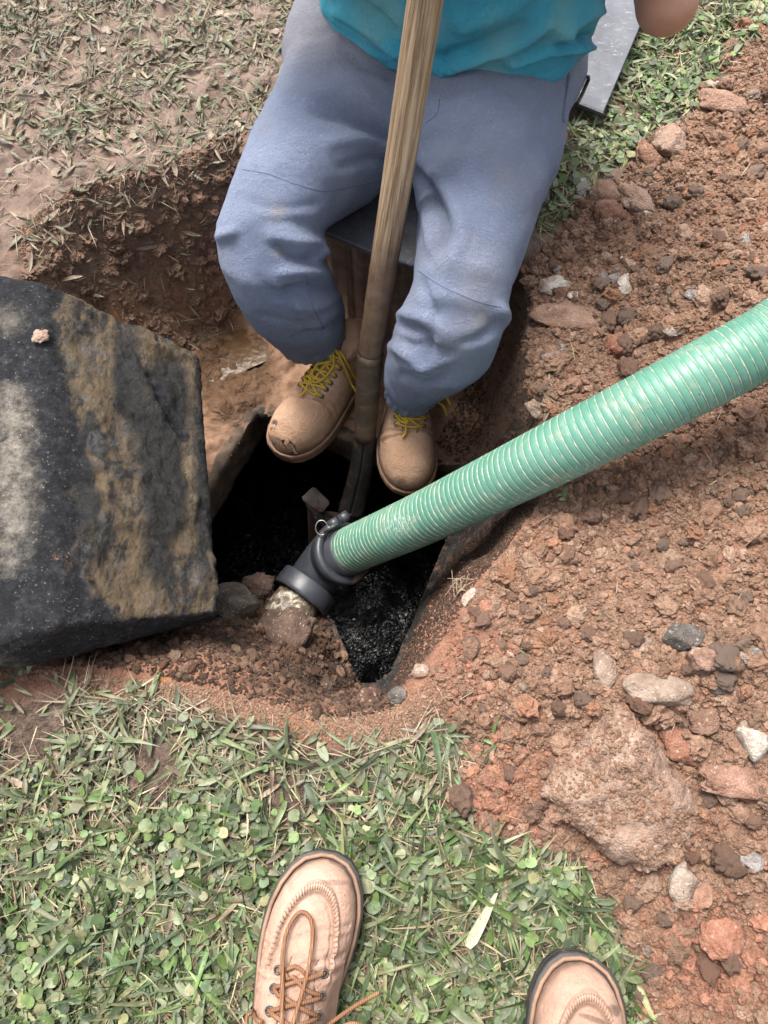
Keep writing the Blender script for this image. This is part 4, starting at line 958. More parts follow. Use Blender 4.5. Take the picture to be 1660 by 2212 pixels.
link('tread_web', mesh_np('tread_web', *plate([PD(655, 1080, 1.581), PD(694, 1106, 1.588), PD(700, 1122, 1.605), PD(704, 1150, 1.625), PD(686, 1138, 1.615), PD(668, 1106, 1.6)], .008, sub=1)), MSTL, shovel)

# ------------------------------------------------------------------ suction hose with its coupling
hose = empty('hose', tuple(PD(740, 1195, 1.6)), 'green ribbed suction hose running from the tank opening up over the spoil heap', 'hose')
HD0 = PD(748, 1192, 1.386)
path = catmull([HD0, PD(900, 1126, 1.218), PD(1050, 1053, 1.1), PD(1200, 978, 1.005), PD(1400, 875, .94), PD(1640, 747, .9), PD(1900, 612, .872), np.array([.95, .62, .25]), np.array([1.35, .75, .07]), np.array([1.7, .9, .055])], 60)
seg = np.linalg.norm(np.diff(path, axis=0), axis=1); sl_ = np.concatenate([[0], np.cumsum(seg)]); PITCH_H = .0105
step = PITCH_H/9; tt = np.arange(0, sl_[-1], step); hp = np.stack([np.interp(tt, sl_, path[:, a]) for a in range(3)], 1)
T = np.gradient(hp, axis=0); T /= np.linalg.norm(T, axis=1)[:, None]
k = 32; th = np.linspace(0, 2*np.pi, k, endpoint=False); N = np.cross(T[0], [0, 0, 1.]); N /= np.linalg.norm(N); rings = []; rib = []
HR = .0432
for q in range(len(hp)):
    N = N-T[q]*(N@T[q]); N /= np.linalg.norm(N); B = np.cross(T[q], N)
    ph = (tt[q]/PITCH_H-th/(2*np.pi)) % 1.; bul = .0005*np.sin(np.pi*ph)-.0006*np.exp(-((np.minimum(ph, 1-ph))/.12)**2)
    rings.append(hp[q]+(HR+bul)[:, None]*(np.cos(th)[:, None]*N+np.sin(th)[:, None]*B))
rg = np.concatenate(rings)
V, F = loft(rings)
def mat_hose():
    m = M('hose_green'); c = m.ramp(m.noise(9, 5, .6), [(.3, (.05, .152, .11)), (.7, (.092, .215, .165))])
    d = m.ramp(m.noise(26, 6, .7, None, .7), [(.54, 0), (.72, .4)]); c = m.mix(d, c, (.33, .26, .18))
    k_ = m.ramp(m.noise(160, 3, .6, m.scaled((1, 1, 1))), [(.68, 0), (.73, .8)]); c = m.mix(k_, c, (.03, .05, .04))
    sc2 = m.math('MULTIPLY', m.ramp(m.noise(130, 5, .75, m.scaled((2.5, .6, 1)), 1.5), [(.5, 0), (.6, 1)]), m.attr('scrape')); c = m.mix(sc2, c, (.6, .64, .6))
    return m.out(c, m.map(m.noise(40, 4), .3, .7, .34, .6), m.bump(m.noise(120, 4), .2, .001), .5)
me = mesh_np('hose_wall', V, F); ux, uy, _ = proj(V)
set_attr(me, 'scrape', np.clip(np.exp(-((ux-865)/28)**2-((uy-1135)/22)**2)+.3*np.exp(-((uy-(1190-(ux-745)*.46)-62)/16)**2), 0, 1))
link('hose_wall', me, mat_hose(), hose)
# the reinforcing helix that shows as pale worn ribs
hx = []; nt_ = 28
tr = np.arange(PITCH_H*.3, sl_[-1]-.02, PITCH_H/nt_)
ip = lambda arr: np.stack([np.interp(tr, tt, arr[:, a]) for a in range(3)], 1)
Ns = []; N = np.cross(T[0], [0, 0, 1.]); N /= np.linalg.norm(N)
for q in range(len(hp)):
    N = N-T[q]*(N@T[q]); N /= np.linalg.norm(N); Ns.append(N)
Ns = np.array(Ns); cN = ip(Ns); cT = ip(T); cN -= cT*(cN*cT).sum(1)[:, None]; cN /= np.linalg.norm(cN, axis=1)[:, None]; cB = np.cross(cT, cN)
ang = 2*np.pi*(tr/PITCH_H); cp = ip(hp); rad = np.cos(ang)[:, None]*cN+np.sin(ang)[:, None]*cB
wv = np.array([[-.0012, -.0008], [-.0006, .0006], [.0006, .0006], [.0012, -.0008]])
wvar = 1+.35*perlin(np.stack([tr*60, tr*0, tr*0], 1))
V = np.concatenate([cp+rad*(HR+b)+cT*(a*wvar)[:, None] for a, b in wv]); n0 = len(tr); q = np.arange(n0-1)
F = np.concatenate([np.stack([a*n0+q, a*n0+q+1, (a+1)*n0+q+1, (a+1)*n0+q], 1) for a in range(3)])
def mat_rib():
    m = M('hose_rib'); c = m.ramp(m.noise(70, 5, .7), [(.36, (.06, .2, .14)), (.5, (.17, .25, .18)), (.64, (.36, .35, .26)), (.8, (.55, .5, .41))]); return m.out(c, .5, m.bump(m.noise(200, 3), .3, .001), .4)
link('spiral_rib', mesh_np('spiral_rib', V, F), mat_rib(), hose)
MCP = simple('coupling_black', (.032, .035, .043), .42, 120, .25, .5, stain=((.085, .06, .045), 22, .6))
def lathe(p0, d, prof, k=40, nm=None):
    d = np.asarray(d)/np.linalg.norm(d); a = np.array([0, 0, 1.]) if abs(d[2]) < .9 else np.array([1., 0, 0]); N = np.cross(d, a); N /= np.linalg.norm(N); B = np.cross(d, N)
    th = np.linspace(0, 2*np.pi, k, endpoint=False)
    return loft([p0+d*s+r*(np.cos(th)[:, None]*N+np.sin(th)[:, None]*B) for s, r in prof])
T0 = -T[0]
link('hose_collar', mesh_np('hose_collar', *lathe(HD0, T0, [(-.022, .0440), (-.021, .0462), (.004, .0462), (.006, .047), (.008, .047)])), MCP, hose)
c1 = HD0+T0*.004
cpl = link('coupling', mesh_np('coupling', *lathe(c1, T0, [(0, .046), (.0, .0485), (-.0025, .0495), (-.0025, .0575), (.0005, .061), (.012, .0615), (.014, .059), (.016, .055), (.04, .052), (.05, .044)])), MCP, hose)
e1 = PD(708, 1212, 1.462); e2 = PD(628, 1318, 1.43)
de = (e2-e1)/np.linalg.norm(e2-e1); Le = np.linalg.norm(e2-e1)
link('elbow', mesh_np('elbow', *lathe(e1-de*.03, de, [(0, .026), (.005, .0485), (.03, .049), (.033, .0505), (.036, .049), (.02+Le*.62, .048)])), MCP, hose)
link('end_band', mesh_np('end_band', *lathe(e1-de*.03, de, [(Le*.7, .047), (Le*.7+.001, .0585), (Le*.7+.003, .0595), (Le*.7+.030, .0605), (Le*.7+.036, .0597), (Le*.7+.038, .0575), (Le*.7+.034, .047)])), MCP, hose)
# cam arms: small lug, pin and split ring on the upper side, one arm below
MPIN = simple('pin_metal', (.2, .19, .18), .35, metal=.8)
lg = PD(722, 1130, 1.36)
for dq in (np.zeros(3), np.array([.018, .012, .0])):
    link('cam_lug', mesh_np('cam_lug', *lathe(lg+dq, np.array([.5, .3, .1]), [(-.01, .002), (-.01, .0095), (.009, .0095), (.01, .002)], 18)), MCP, hose)
link('pin', mesh_np('pin', *lathe(PD(709, 1142, 1.355), np.array([.5, .3, .1]), [(-.01, .001), (-.01, .0045), (.02, .0045), (.021, .001)], 12)), MPIN, hose)
t = np.linspace(0, 2*np.pi*.85, 22); rc = PD(695, 1140, 1.36)
link('split_ring', mesh_np('split_ring', *tube(np.stack([rc[0]+.011*np.cos(t), rc[1]+.013*np.sin(t), rc[2]+.004*np.sin(t)], 1), .0013, 6)), MPIN, hose)
link('cam_arm', mesh_np('cam_arm', *tube([PD(790, 1232, 1.39), PD(775, 1246, 1.385), PD(758, 1258, 1.38)], [.004, .008, .005], 8, flat=.5)), MRUST, hose)
# white pipe stub under the coupling
m = M('pipe_white'); cc = m.ramp(m.noise(55, 6, .75, None, .8), [(.46, (.1, .075, .05)), (.55, (.36, .31, .24)), (.64, (.66, .63, .56))])
pp = link('pipe', mesh_np('pipe', *lathe(e1-de*.03, de, [(Le*.7+.033, .018), (Le*.7+.033, .045), (Le*.7+.11, .045), (Le*.7+.11, .018)])), m.out(cc, .45, m.bump(m.noise(150, 5), .3, .001)), origin=True)
tag(pp, 'short dirty white pipe stub between the black hose coupling and a soil clump', 'pipe')

# ------------------------------------------------------------------ stones and clods
def rockV(V0, seed, flat=.7, ang=.0, rough=.16, sx=1., sy=1.):
    r = np.random.default_rng(seed); o = r.uniform(0, 50, 3)
    V = V0*(1+.34*perlin(V0*1.3+o)+rough*fbm(V0+o, 3., 3)+.55*rough*(.35-np.abs(perlin(V0*5.5+o)))+.35*rough*(.3-np.abs(perlin(V0*12+o))))[:, None]
    if ang > 0:                                       # knock flat faces into it
        for _ in range(7):
            n = r.normal(size=3); n /= np.linalg.norm(n); d = r.uniform(.55, .8); h = V@n; V = V-np.outer(np.clip(h-d, 0, None)*ang, n)
    return V*np.array([sx, sy, flat])
I3 = ico(4); I2 = ico(3)
ST = dict(
    pale=[(.34, (.2, .13, .095)), (.47, (.3, .23, .18)), (.58, (.43, .38, .33)), (.75, (.54, .5, .46))],
    grey=[(.3, (.09, .07, .06)), (.5, (.19, .17, .16)), (.75, (.3, .28, .27))],
    tan=[(.28, (.13, .08, .055)), (.5, (.26, .185, .14)), (.75, (.4, .32, .26))],
    brown=[(.28, (.075, .042, .028)), (.5, (.15, .088, .06)), (.75, (.26, .165, .12))],
    red=[(.28, (.11, .05, .033)), (.5, (.2, .1, .064)), (.75, (.29, .165, .118))],
    dark=[(.28, (.022, .02, .02)), (.5, (.085, .07, .062)), (.75, (.18, .145, .125))],
    slime=[(.28, (.03, .028, .025)), (.5, (.1, .085, .07)), (.75, (.2, .175, .145))])
ST['brown'] = [(.28, (.13, .073, .048)), (.5, (.235, .14, .097)), (.75, (.32, .21, .155))]; ST['clay'] = [(.28, (.14, .066, .041)), (.5, (.25, .135, .09)), (.75, (.35, .225, .165))]
ST['wetsoil'] = [(.28, (.038, .023, .017)), (.5, (.095, .056, .04)), (.75, (.17, .11, .08))]
MS = {k: mat_clod('stone_'+k, v, .45, .35 if k == 'slime' else .9) for k, v in ST.items()}
PXM = TH/FW
def rock(px, py, wpx, hpx, rot, mat, label, name='stone', cat='stone', ang=.85, flat=.6, seed=None, up=.35, z=None, rough=.14, group=None):
    seed = seed if seed is not None else int(px*7+py)
    p = onground(px, py) if z is None else P(px, py, z); dep = (p-np.array([0, 0, CAM_H]))@F_
    sx, sy = wpx/2*PXM*dep, hpx/2*PXM*dep*1.12
    V = rockV(I3[0], seed, 1, ang, rough); V /= np.abs(V[:, :2]).max(0).mean(); V = V*np.array([sx, sy, flat*min(sx, sy)*1.1])
    V += (V/np.linalg.norm(V, axis=1)[:, None])*((.0015+.003*(rough > .2))*fbm(V+seed, 80, 3)-.0035*(rough > .2)*np.abs(perlin(V*130+seed)))[:, None]
    c, s = math.cos(R(rot)), math.sin(R(rot)); V = np.stack([V[:, 0]*c-V[:, 1]*s, V[:, 0]*s+V[:, 1]*c, V[:, 2]], 1)
    o = link(name, mesh_np(name, V, I3[1]), MS[mat]); o.location = p+np.array([0, 0, up*flat*min(sx, sy)])
    return tag(o, label, cat, group)
ROCKS = [
 (1362, 568, 56, 40, 20, 'pale', 'pale angular stone, uppermost of the pale cluster right of the worker\'s knee'),
 (1348, 618, 36, 56, -8, 'pale', 'white pointed stone standing upright just below the uppermost pale stone'),
 (1192, 622, 84, 44, 12, 'pale', 'broad buff stone nearest the worker\'s right knee'),
 (1239, 642, 30, 24, 0, 'pale', 'small bright white chip against the broad buff stone'),
 (1300, 598, 26, 30, 0, 'grey', 'small smooth grey pebble left of the white pointed stone'),
 (1326, 602, 36, 26, 30, 'grey', 'dark grey pebble touching the white pointed stone'),
 (1200, 583, 24, 22, 0, 'grey', 'round grey pebble above the broad buff stone'),
 (1622, 442, 48, 22, 4, 'pale', 'flat pale stone alone on the heap by the right edge'),
 (1392, 458, 32, 46, 12, 'pale', 'half buried whitish stone below the steep brown clods'),
 (1190, 776, 44, 48, 0, 'grey', 'dull grey stone on the bank above the hose'),
 (1216, 752, 40, 20, 30, 'grey', 'slim grey stone leaning on the dull grey stone'),
 (1256, 408, 46, 42, 20, 'grey', 'grey stone at the tip of the grass strip'),
 (1457, 718, 66, 24, 6, 'pale', 'flat pale stone peeping out above the hose'),
 (1160, 886, 58, 40, -30, 'tan', 'tan stone wedged under the upper side of the hose at the pit edge'),
 (1303, 1452, 62, 92, 6, 'tan', 'long tan stone with smooth face standing above the big clay slab'),
 (1378, 1384, 82, 44, -22, 'tan', 'brick shaped tan stone lying below the hose on the heap'),
 (1478, 1376, 88, 62, 10, 'dark', 'blackish stone right of the brick shaped tan stone'),
 (1425, 1488, 150, 76, -4, 'tan', 'broad pinkish stone sunk in soil right of the long tan stone'),
 (1626, 1602, 76, 72, 10, 'pale', 'rounded white and tan stone at the right edge'),
 (1466, 1906, 66, 84, -20, 'tan', 'angular tan stone below the big clay slab'),
 (1105, 1409, 26, 24, 0, 'pale', 'round pale pebble on the smooth bank right of the pit'),
 (907, 1452, 48, 34, 30, 'pale', 'cream stone stuck in the lower right pit rim'),
 (858, 1500, 46, 40, 10, 'dark', 'grey lump on the rim just below the cream stone'),
 (1016, 1290, 32, 48, -30, 'pale', 'small cream stone with roots on the pit edge below the hose'),
 (1620, 1420, 74, 42, 0, 'grey', 'flat grey stone by the right edge above the red slab'),
 (1560, 1480, 60, 44, 10, 'dark', 'dark grey stone between brown clods near the right edge'),
 (1630, 1860, 60, 40, -20, 'grey', 'wet grey stone at the right edge under the red slab'),
 (1540, 185, 46, 26, 20, 'pale', 'whitish stone crusted with soil at the top of the heap'),
 (1395, 1590, 28, 34, 0, 'pale', 'white chip set in the right shoulder of the big clay slab'),
 (1500, 640, 40, 34, 0, 'grey', 'grey stone half sunk in crumbs above the hose'),
 (1610, 520, 34, 26, 10, 'grey', 'thin grey stone on the heap under the flat pale stone'),
]
for (a, b, c, d, r, mt, lb) in ROCKS: rock(a, b, c, d, r, mt, lb, 'pebble' if 'pebble' in lb else 'stone', 'pebble' if 'pebble' in lb else 'stone')
CLODS = [
 (1330, 745, 70, 62, 0, 'red', 'brick red clod on the bank above the hose', .6, .3, .7),
 (1308, 462, 74, 66, 20, 'red', 'reddish clod beside the half buried whitish stone', .6, .3, .7),
 (1448, 318, 76, 82, 10, 'brown', 'tall steep brown clod near the top of the heap', .9, .3, .7),
 (1400, 350, 60, 96, 25, 'brown', 'leaning grey brown clod left of the tall steep clod', .9, .3, .8),
 (1300, 430, 90, 70, 30, 'brown', 'broad brown clod below the grass strip', .6, .3, .7),
 (1374, 440, 70, 110, 25, 'brown', 'long ridged clod pointing down the heap', .8, .3, .75),
 (1560, 230, 130, 66, -25, 'brown', 'long crumbling clod at the top right of the heap', .7, .3, .6),
 (1470, 1610, 120, 76, -38, 'red', 'wedge of red clay with smooth torn face on the heap', .55, .3, .9),
 (1590, 1690, 160, 74, 2, 'red', 'flat slab of red clay at the right edge', .5, .35, .9),
 (1516, 1560, 84, 60, 40, 'red', 'crumbly red clod above the red clay wedge', .7, .3, .5),
 (1520, 1425, 66, 60, 0, 'red', 'round reddish clod right of the pinkish stone', .8, .3, .4),
 (1508, 1935, 60, 90, -40, 'brown', 'brown wedge shaped clod beside the angular tan stone', .6, .3, .9),
 (1178, 1778, 46, 42, 0, 'red', 'round red clod among clover left of the clay slab', .8, .4, .4),
 (1560, 2030, 120, 80, 10, 'red', 'large red crumbly clod low on the right side', .6, .3, .5),
 (1240, 690, 190, 90, -6, 'brown', 'wide flat brown clod on the bank beside the worker\'s right knee', .35, .25, .6),
 (610, 1372, 165, 110, 20, 'wetsoil', 'clump of brown soil packed round the white pipe stub', .7, .35, .3),
 (556, 1268, 84, 60, 10, 'wetsoil', 'dark wet clod between the lid and the hose coupling', .8, .35, .4),
 (700, 1478, 58, 34, -10, 'wetsoil', 'flat stony clod in the lower part of the pit', .6, .45, .8),
 (800, 1512, 76, 64, 0, 'wetsoil', 'brown clod in the lowest corner of the pit', .8, .35, .4),
 (1360, 1660, 60, 36, 0, 'brown', 'small clod on the middle of the big clay slab', .6, 1.6, .5),
 (1520, 800, 96, 70, 0, 'brown', 'rounded brown clod close above the hose', .6, .3, .5)]
for (a, b, c, d, r, mt, lb, fl, up, an) in CLODS: rock(a, b, c, d, r, mt, lb, 'soil_clod', 'clod', ang=an, flat=fl, up=up, rough=.3)
# the big caked slab: its own outline, thickness and broken top
SLAB = [(1300, 1560), (1245, 1620), (1180, 1700), (1172, 1722), (1222, 1766), (1262, 1800), (1312, 1842), (1350, 1858), (1400, 1882), (1425, 1864), (1472, 1862), (1502, 1796), (1527, 1750), (1482, 1686), (1425, 1606), (1372, 1522), (1335, 1500)]
so_ = [onground(a, b) for a, b in SLAB]; gz_ = np.array([p[2] for p in so_]); o3 = np.array([P(a, b, z+.02) for (a, b), z in zip(SLAB, gz_)]); cc_ = o3.mean(0)
def slabring(k_, dz): r = cc_+(o3-cc_)*np.array([k_, k_, 1]); r[:, 2] = r[:, 2]*.6+cc_[2]*.4+dz; return r
V, F = loft([slabring(.9, -.07), slabring(1.0, -.025), slabring(.985, -.008), slabring(.8, .006), slabring(.4, .016)])
me = remesh(V, F, .0042, 2); V = verts(me); N = norms(me); b1, _ = cells(V, 60); b2, _ = cells(V, 120, 3)
V += N*(.014*fbm(V, 9, 4)-.012*np.abs(fbm(V+8, 14, 3))+.007*fbm(V, 35, 4)+.005*b1*sstep(-.1, .2, fbm(V+4, 12, 2))+.003*b2)[:, None]; setv(me, V)
SLABO = tag(link('soil_clod', me, MS['clay'], origin=True), 'huge slab of caked clay lying between lawn and heap', 'clod')
rock(88, 728, 44, 36, 20, 'tan', 'crumb of pale brown soil stuck on the corner of the black lid', 'soil_clod', 'clod', ang=.3, flat=.4, rough=.4, up=.3, z=.135)
rock(510, 1312, 92, 112, 10, 'slime', 'slimy grey lump of concrete at the lid\'s lower right corner', 'concrete_lump', 'rubble', flat=.8, up=.4)

def inpoly(pts, poly): return sdf(pts, np.array(poly, float))
def sample_px(poly, n):
    """random ground points of the frame region given by an outline on the photograph"""
    poly = np.array(poly, float); cor = np.array([onground(a, b, 4)[:2] for a, b in poly]); lo, hi = cor.min(0), cor.max(0); out = []
    tot = 0
    while tot < n:
        q = np.stack([rng.uniform(lo[0], hi[0], n), rng.uniform(lo[1], hi[1], n)], 1); z = H(q[:, 0], q[:, 1]); P3 = np.concatenate([q, z[:, None]], 1)
        a, b, _ = proj(P3); d = sdf(np.stack([a, b], 1), poly); P3 = P3[d > 0]; out.append(P3); tot += len(P3)
        if len(out) > 60: break
    return np.concatenate(out)[:n]
SPOIL_PX = [(1600, 40), (1540, 150), (1480, 270), (1400, 290), (1345, 380), (1250, 440), (1200, 510), (1125, 590), (1145, 700), (1140, 850), (1190, 940), (1185, 1060), (1100, 1190), (1020, 1285), (995, 1370),
            (920, 1460), (975, 1540), (1010, 1620), (960, 1740), (1070, 1800), (1255, 1850), (1325, 1960), (1365, 2060), (1390, 2330), (1900, 2330), (1900, -60)]
def rotm(n, tiltmax, r=rng):
    yaw = r.uniform(0, 2*np.pi, n); t = np.abs(r.normal(0, tiltmax, n)); ax_ = r.uniform(0, 2*np.pi, n)
    cy, sy = np.cos(yaw), np.sin(yaw); Z = np.zeros((n, 3, 3)); Z[:, 0, 0] = cy; Z[:, 0, 1] = -sy; Z[:, 1, 0] = sy; Z[:, 1, 1] = cy; Z[:, 2, 2] = 1
    k = np.stack([np.cos(ax_), np.sin(ax_), np.zeros(n)], 1); K = np.zeros((n, 3, 3)); K[:, 0, 2] = k[:, 1]; K[:, 1, 2] = -k[:, 0]; K[:, 2, 0] = -k[:, 1]; K[:, 2, 1] = k[:, 0]
    A = np.eye(3)+np.sin(t)[:, None, None]*K+(1-np.cos(t))[:, None, None]*(K@K); return A@Z
def scatter(temps, pos, rot, scl, tint, extra=None, which=None):
    n = len(pos); which = rng.integers(0, len(temps), n) if which is None else which; scl = np.asarray(scl)
    if scl.ndim == 1: scl = np.repeat(scl[:, None], 3, 1)
    Vs, Fs, Ts, Es, off = [], [], [], [], 0
    for a, (V, F) in enumerate(temps):
        ix = np.nonzero(which == a)[0]
        if not len(ix): continue
        v = np.einsum('nij,nkj->nki', rot[ix], V[None]*scl[ix][:, None, :])+pos[ix][:, None, :]
        Vs.append(v.reshape(-1, 3)); Fs.append((F[None]+(np.arange(len(ix))*len(V))[:, None, None]).reshape(-1, F.shape[1])+off); off += v.shape[0]*v.shape[1]
        Ts.append(np.repeat(tint[ix], len(V), 0)); Es.append(np.repeat(extra[ix] if extra is not None else np.zeros(len(ix)), len(V)))
    return np.concatenate(Vs), np.concatenate(Fs), np.concatenate(Ts), np.concatenate(Es)
SOILC = np.array([(.22, .135, .098), (.235, .148, .11), (.26, .168, .126), (.29, .2, .155), (.25, .135, .09), (.29, .155, .105), (.19, .122, .09), (.21, .165, .14)])
SOILC = SOILC*np.array([1.02, .97, .89])
SOILP = np.array([.25, .27, .2, .08, .06, .03, .1, .01])
def soil_tints(n): return SOILC[rng.choice(len(SOILC), n, p=SOILP)]*rng.uniform(.85, 1.15, (n, 1))
# (a) 240 separate clods of the heap
CT = [mesh_np('soil_clod', rockV(I3[0], 300+q, rng.uniform(.6, .85), .5, .6, 1, rng.uniform(.7, 1.)), I3[1]) for q in range(16)]
pts = sample_px(SPOIL_PX, 245)
cs = .006+.018*rng.beta(1.3, 4, len(pts))
for q, p in enumerate(pts):
    me = CT[q % len(CT)]; mt = MS['red'] if rng.random() < .13 else MS['brown']
    if not me.materials: me.materials.append(MS['brown'])
    o = bpy.data.objects.new('soil_clod', me); COL.objects.link(o)
    o.location = p+np.array([0, 0, cs[q]*.3]); s_ = cs[q]; o.scale = (s_, s_, s_); o.rotation_euler = (rng.uniform(-.5, .5), rng.uniform(-.5, .5), rng.uniform(0, 6.28))
    a_, b_, _ = [v[0] for v in proj(p[None])]; hy = 1192-(a_-748)*.5
    zone = 'low on the heap near the right shoe' if b_ > 1880 else 'around the big clay slab' if b_ > 1440 else 'on the heap below the hose' if b_ > hy else 'on the heap just above the hose' if b_ > hy-330 else 'high on the heap beside the grass strip'
    size = 'fist sized' if s_ > .0155 else 'walnut sized' if s_ > .0105 else 'cherry sized'
    tag(o, f'{size} crumbly brown soil clod {zone}', 'clod', 'loose soil clods of the spoil heap')
# (b) smaller crumbs, one mass
T1 = [(rockV(ico(3)[0], 400+q, .75, .35, .75, 1, rng.uniform(.7, 1)), ico(3)[1]) for q in range(8)]
T1b = [(rockV(ico(2)[0], 450+q, .75, .4, .8, 1, rng.uniform(.65, 1)), ico(2)[1]) for q in range(8)]
T0_ = [(rockV(ico(1)[0], 500+q, .8, .3, .5, 1, rng.uniform(.6, 1)), ico(1)[1]) for q in range(14)]
MCR = mat_tint('soil_crumbs', .92, .25, soil=True)
def crumbs(poly, n, lo, hi, temps, sink=.25, tints=None, gate=None):
    p = sample_px(poly, n)
    if gate is not None: p = p[gate(p)]
    s = lo+(hi-lo)*rng.beta(1., 3.2, len(p)); p[:, 2] += s*sink
    sc3 = s[:, None]*rng.uniform(.75, 1.2, (len(p), 3)); tn = soil_tints(len(p)) if tints is None else tints(len(p))
    a, b, _ = proj(p); rw = .85*np.exp(-((a-1560)/170)**2-((b-2090)/130)**2)+.7*np.exp(-((a-1060)/120)**2-((b-1740)/110)**2)+.5*np.exp(-((a-1000)/90)**2-((b-1420)/120)**2)
    tn = np.where((rng.random(len(p)) < rw)[:, None], np.array([[.28, .135, .09]])*rng.uniform(.75, 1.25, (len(p), 1)), tn)
    return scatter(temps, p, rotm(len(p), .6), sc3, tn)
def lumpy(p): return rng.random(len(p)) < .25+.75*sstep(-.15, .15, fbm(p*np.array([1, 1, 0])+7, 8, 3))
acc = [crumbs(SPOIL_PX, 2300, .006, .02, T1, .1, gate=lumpy), crumbs(SPOIL_PX, 10500, .003, .0095, T1b, .2), crumbs(SPOIL_PX, 33000, .0013, .0045, T0_)]
BANK = [(985, 1350), (1010, 1280), (1095, 1185), (1165, 1085), (1120, 1090), (1000, 1180), (955, 1240), (880, 1400), (840, 1500), (905, 1440)]
BOT = [(130, 1435), (420, 1330), (560, 1280), (700, 1350), (745, 1420), (790, 1490), (840, 1500), (900, 1450), (850, 1530), (780, 1550), (690, 1545), (480, 1490), (300, 1450)]
RW = [(1060, 560), (1130, 560), (1145, 760), (1190, 920), (1000, 1010), (940, 960), (1040, 780)]
LOWC = [(130, 1445), (480, 1490), (700, 1545), (840, 1530), (960, 1450), (1000, 1500), (980, 1600), (700, 1600), (480, 1540), (60, 1450)]
def pit_tints(n): return soil_tints(n)*rng.choice([.26, .45, .68], (n, 1), p=[.35, .42, .23])
def ul_tints(n): return np.array([[.25, .155, .107]])*rng.uniform(.65, 1.15, (n, 1))
ULW = [(40, 600), (200, 470), (440, 390), (520, 330), (560, 600), (480, 720), (400, 760), (200, 660)]
acc += [crumbs([(1890, -60), (2500, -300), (2500, 2600), (1400, 2600), (1385, 2330), (1890, 2330)], 9000, .003, .011, T1b, .2), crumbs([(1890, -60), (2500, -300), (2500, 2600), (1400, 2600), (1385, 2330), (1890, 2330)], 9000, .002, .006, T0_, .2)]
ULB = [(30, 500), (170, 400), (330, 350), (440, 320), (530, 280), (530, 340), (440, 400), (330, 450), (180, 500), (60, 590)]
acc += [crumbs(ULB, 2600, .0012, .0045, T0_, .15, lambda n: ul_tints(n)*.9), crumbs(ULB, 160, .004, .012, T1b, .0, lambda n: ul_tints(n)*.9)]
acc += [crumbs(ULW, 2200, .0015, .006, T0_, .15, ul_tints), crumbs(ULW, 220, .006, .022, T1, -.3, ul_tints), crumbs(BANK, 7000, .0012, .004, T0_, tints=lambda n: pit_tints(n)*.62), crumbs(BOT, 5200, .0015, .0055, T0_, tints=lambda n: pit_tints(n)*.72), crumbs(BOT, 420, .004, .013, T1b, tints=pit_tints), crumbs(RW, 1500, .0015, .006, T0_, tints=pit_tints), crumbs(LOWC, 4500, .001, .0035, T0_, tints=lambda n: ul_tints(n)*1.15),
        crumbs([(540, 1250), (700, 1320), (745, 1420), (640, 1420), (530, 1360)], 260, .004, .012, T1, .5, pit_tints)]
sb = bvh(bpy.data.objects['soil_clod.022'].data if False else SLABO.data); po_ = SLABO.location
q = rng.uniform(-.14, .14, (5200, 2)); hits = [sb.ray_cast(Vector((a, b, 1.)), Vector((0, 0, -1)))[0] for a, b in q]; hp_ = np.array([h[:] for h in hits if h is not None])+np.array(po_)
kk_ = fbm(hp_*np.array([1, 1, 0])+2, 16, 3) > -.14; hp_ = hp_[kk_]; n_ = len(hp_); acc.append(scatter(T0_, hp_, rotm(n_, .6), .0014+.0045*rng.beta(1, 3, n_), soil_tints(n_)))
off = 0; Vs, Fs, Ts = [], [], []
for V, F, T_, _ in acc: Vs.append(V); Fs.append(F+off); Ts.append(T_); off += len(V)
tag(link('soil_crumbs', mesh_np('soil_crumbs', np.concatenate(Vs), np.concatenate(Fs), False, dict(tint=np.concatenate(Ts))), MCR), 'fine brown crumbs of dug earth over heap and pit banks', 'soil', kind='stuff')

# ------------------------------------------------------------------ grass, clover, straw
def blade_t(bend, fold_, wmax, n=6, twist=0., prof='lance'):
    V, F = [], []
    for a in range(n+1):
        t = a/n; wv = wmax*((math.sin(math.pi*min(1, t*.93+.07))**.75) if prof == 'lance' else (min(1, t*6+.55)*(1-t**2.2)))
        y = math.sin(bend*t)/bend if bend else t; z = (1-math.cos(bend*t))/bend*-1 if bend else 0; tw = twist*t
        for e, f in ((-1, fold_), (0, 0), (1, fold_)):
            x_, z_ = e*wv, abs(e)*wv*f; V.append((x_*math.cos(tw)-z_*math.sin(tw), y, z+x_*math.sin(tw)+z_*math.cos(tw)))
    for a in range(n):
        for e in (0, 1): i0 = a*3+e; F += [[i0, i0+1, i0+4], [i0, i0+4, i0+3]]
    return np.array(V), np.array(F)
def round_t(cup, seed):
    r = np.random.default_rng(seed); V = [(0, 0, 0)]; n = 14
    for a in range(n):
        t = -math.pi/2+2*math.pi*(a+.5)/n; rad = 1.*(1-.5*math.exp(-((abs(t+math.pi/2) if t < math.pi/2 else abs(t-1.5*math.pi))/.33)**2)); rad *= 1+.05*r.normal()
        V.append((rad*math.cos(t), rad*math.sin(t), cup*rad*rad+.07*r.normal()))
    F = [[0, a+1, (a+1) % n+1] for a in range(n)]
    b = len(V); V += [(-.05, -.1, -.02), (.05, -.1, -.02), (.04, -1.1, -.8), (-.04, -1.1, -.8)]; F += [[b, b+2, b+1], [b, b+3, b+2]]
    return np.array(V), np.array(F)
def leaf_t(cup, wv, bend, seed):
    V, F = blade_t(bend, cup, wv, 5); return V, F
BL = [blade_t(rng.uniform(.2, 1.6), rng.uniform(.1, .6), rng.uniform(.03, .075), 6, rng.uniform(-1.3, 1.3), 'grass') for _ in range(14)]
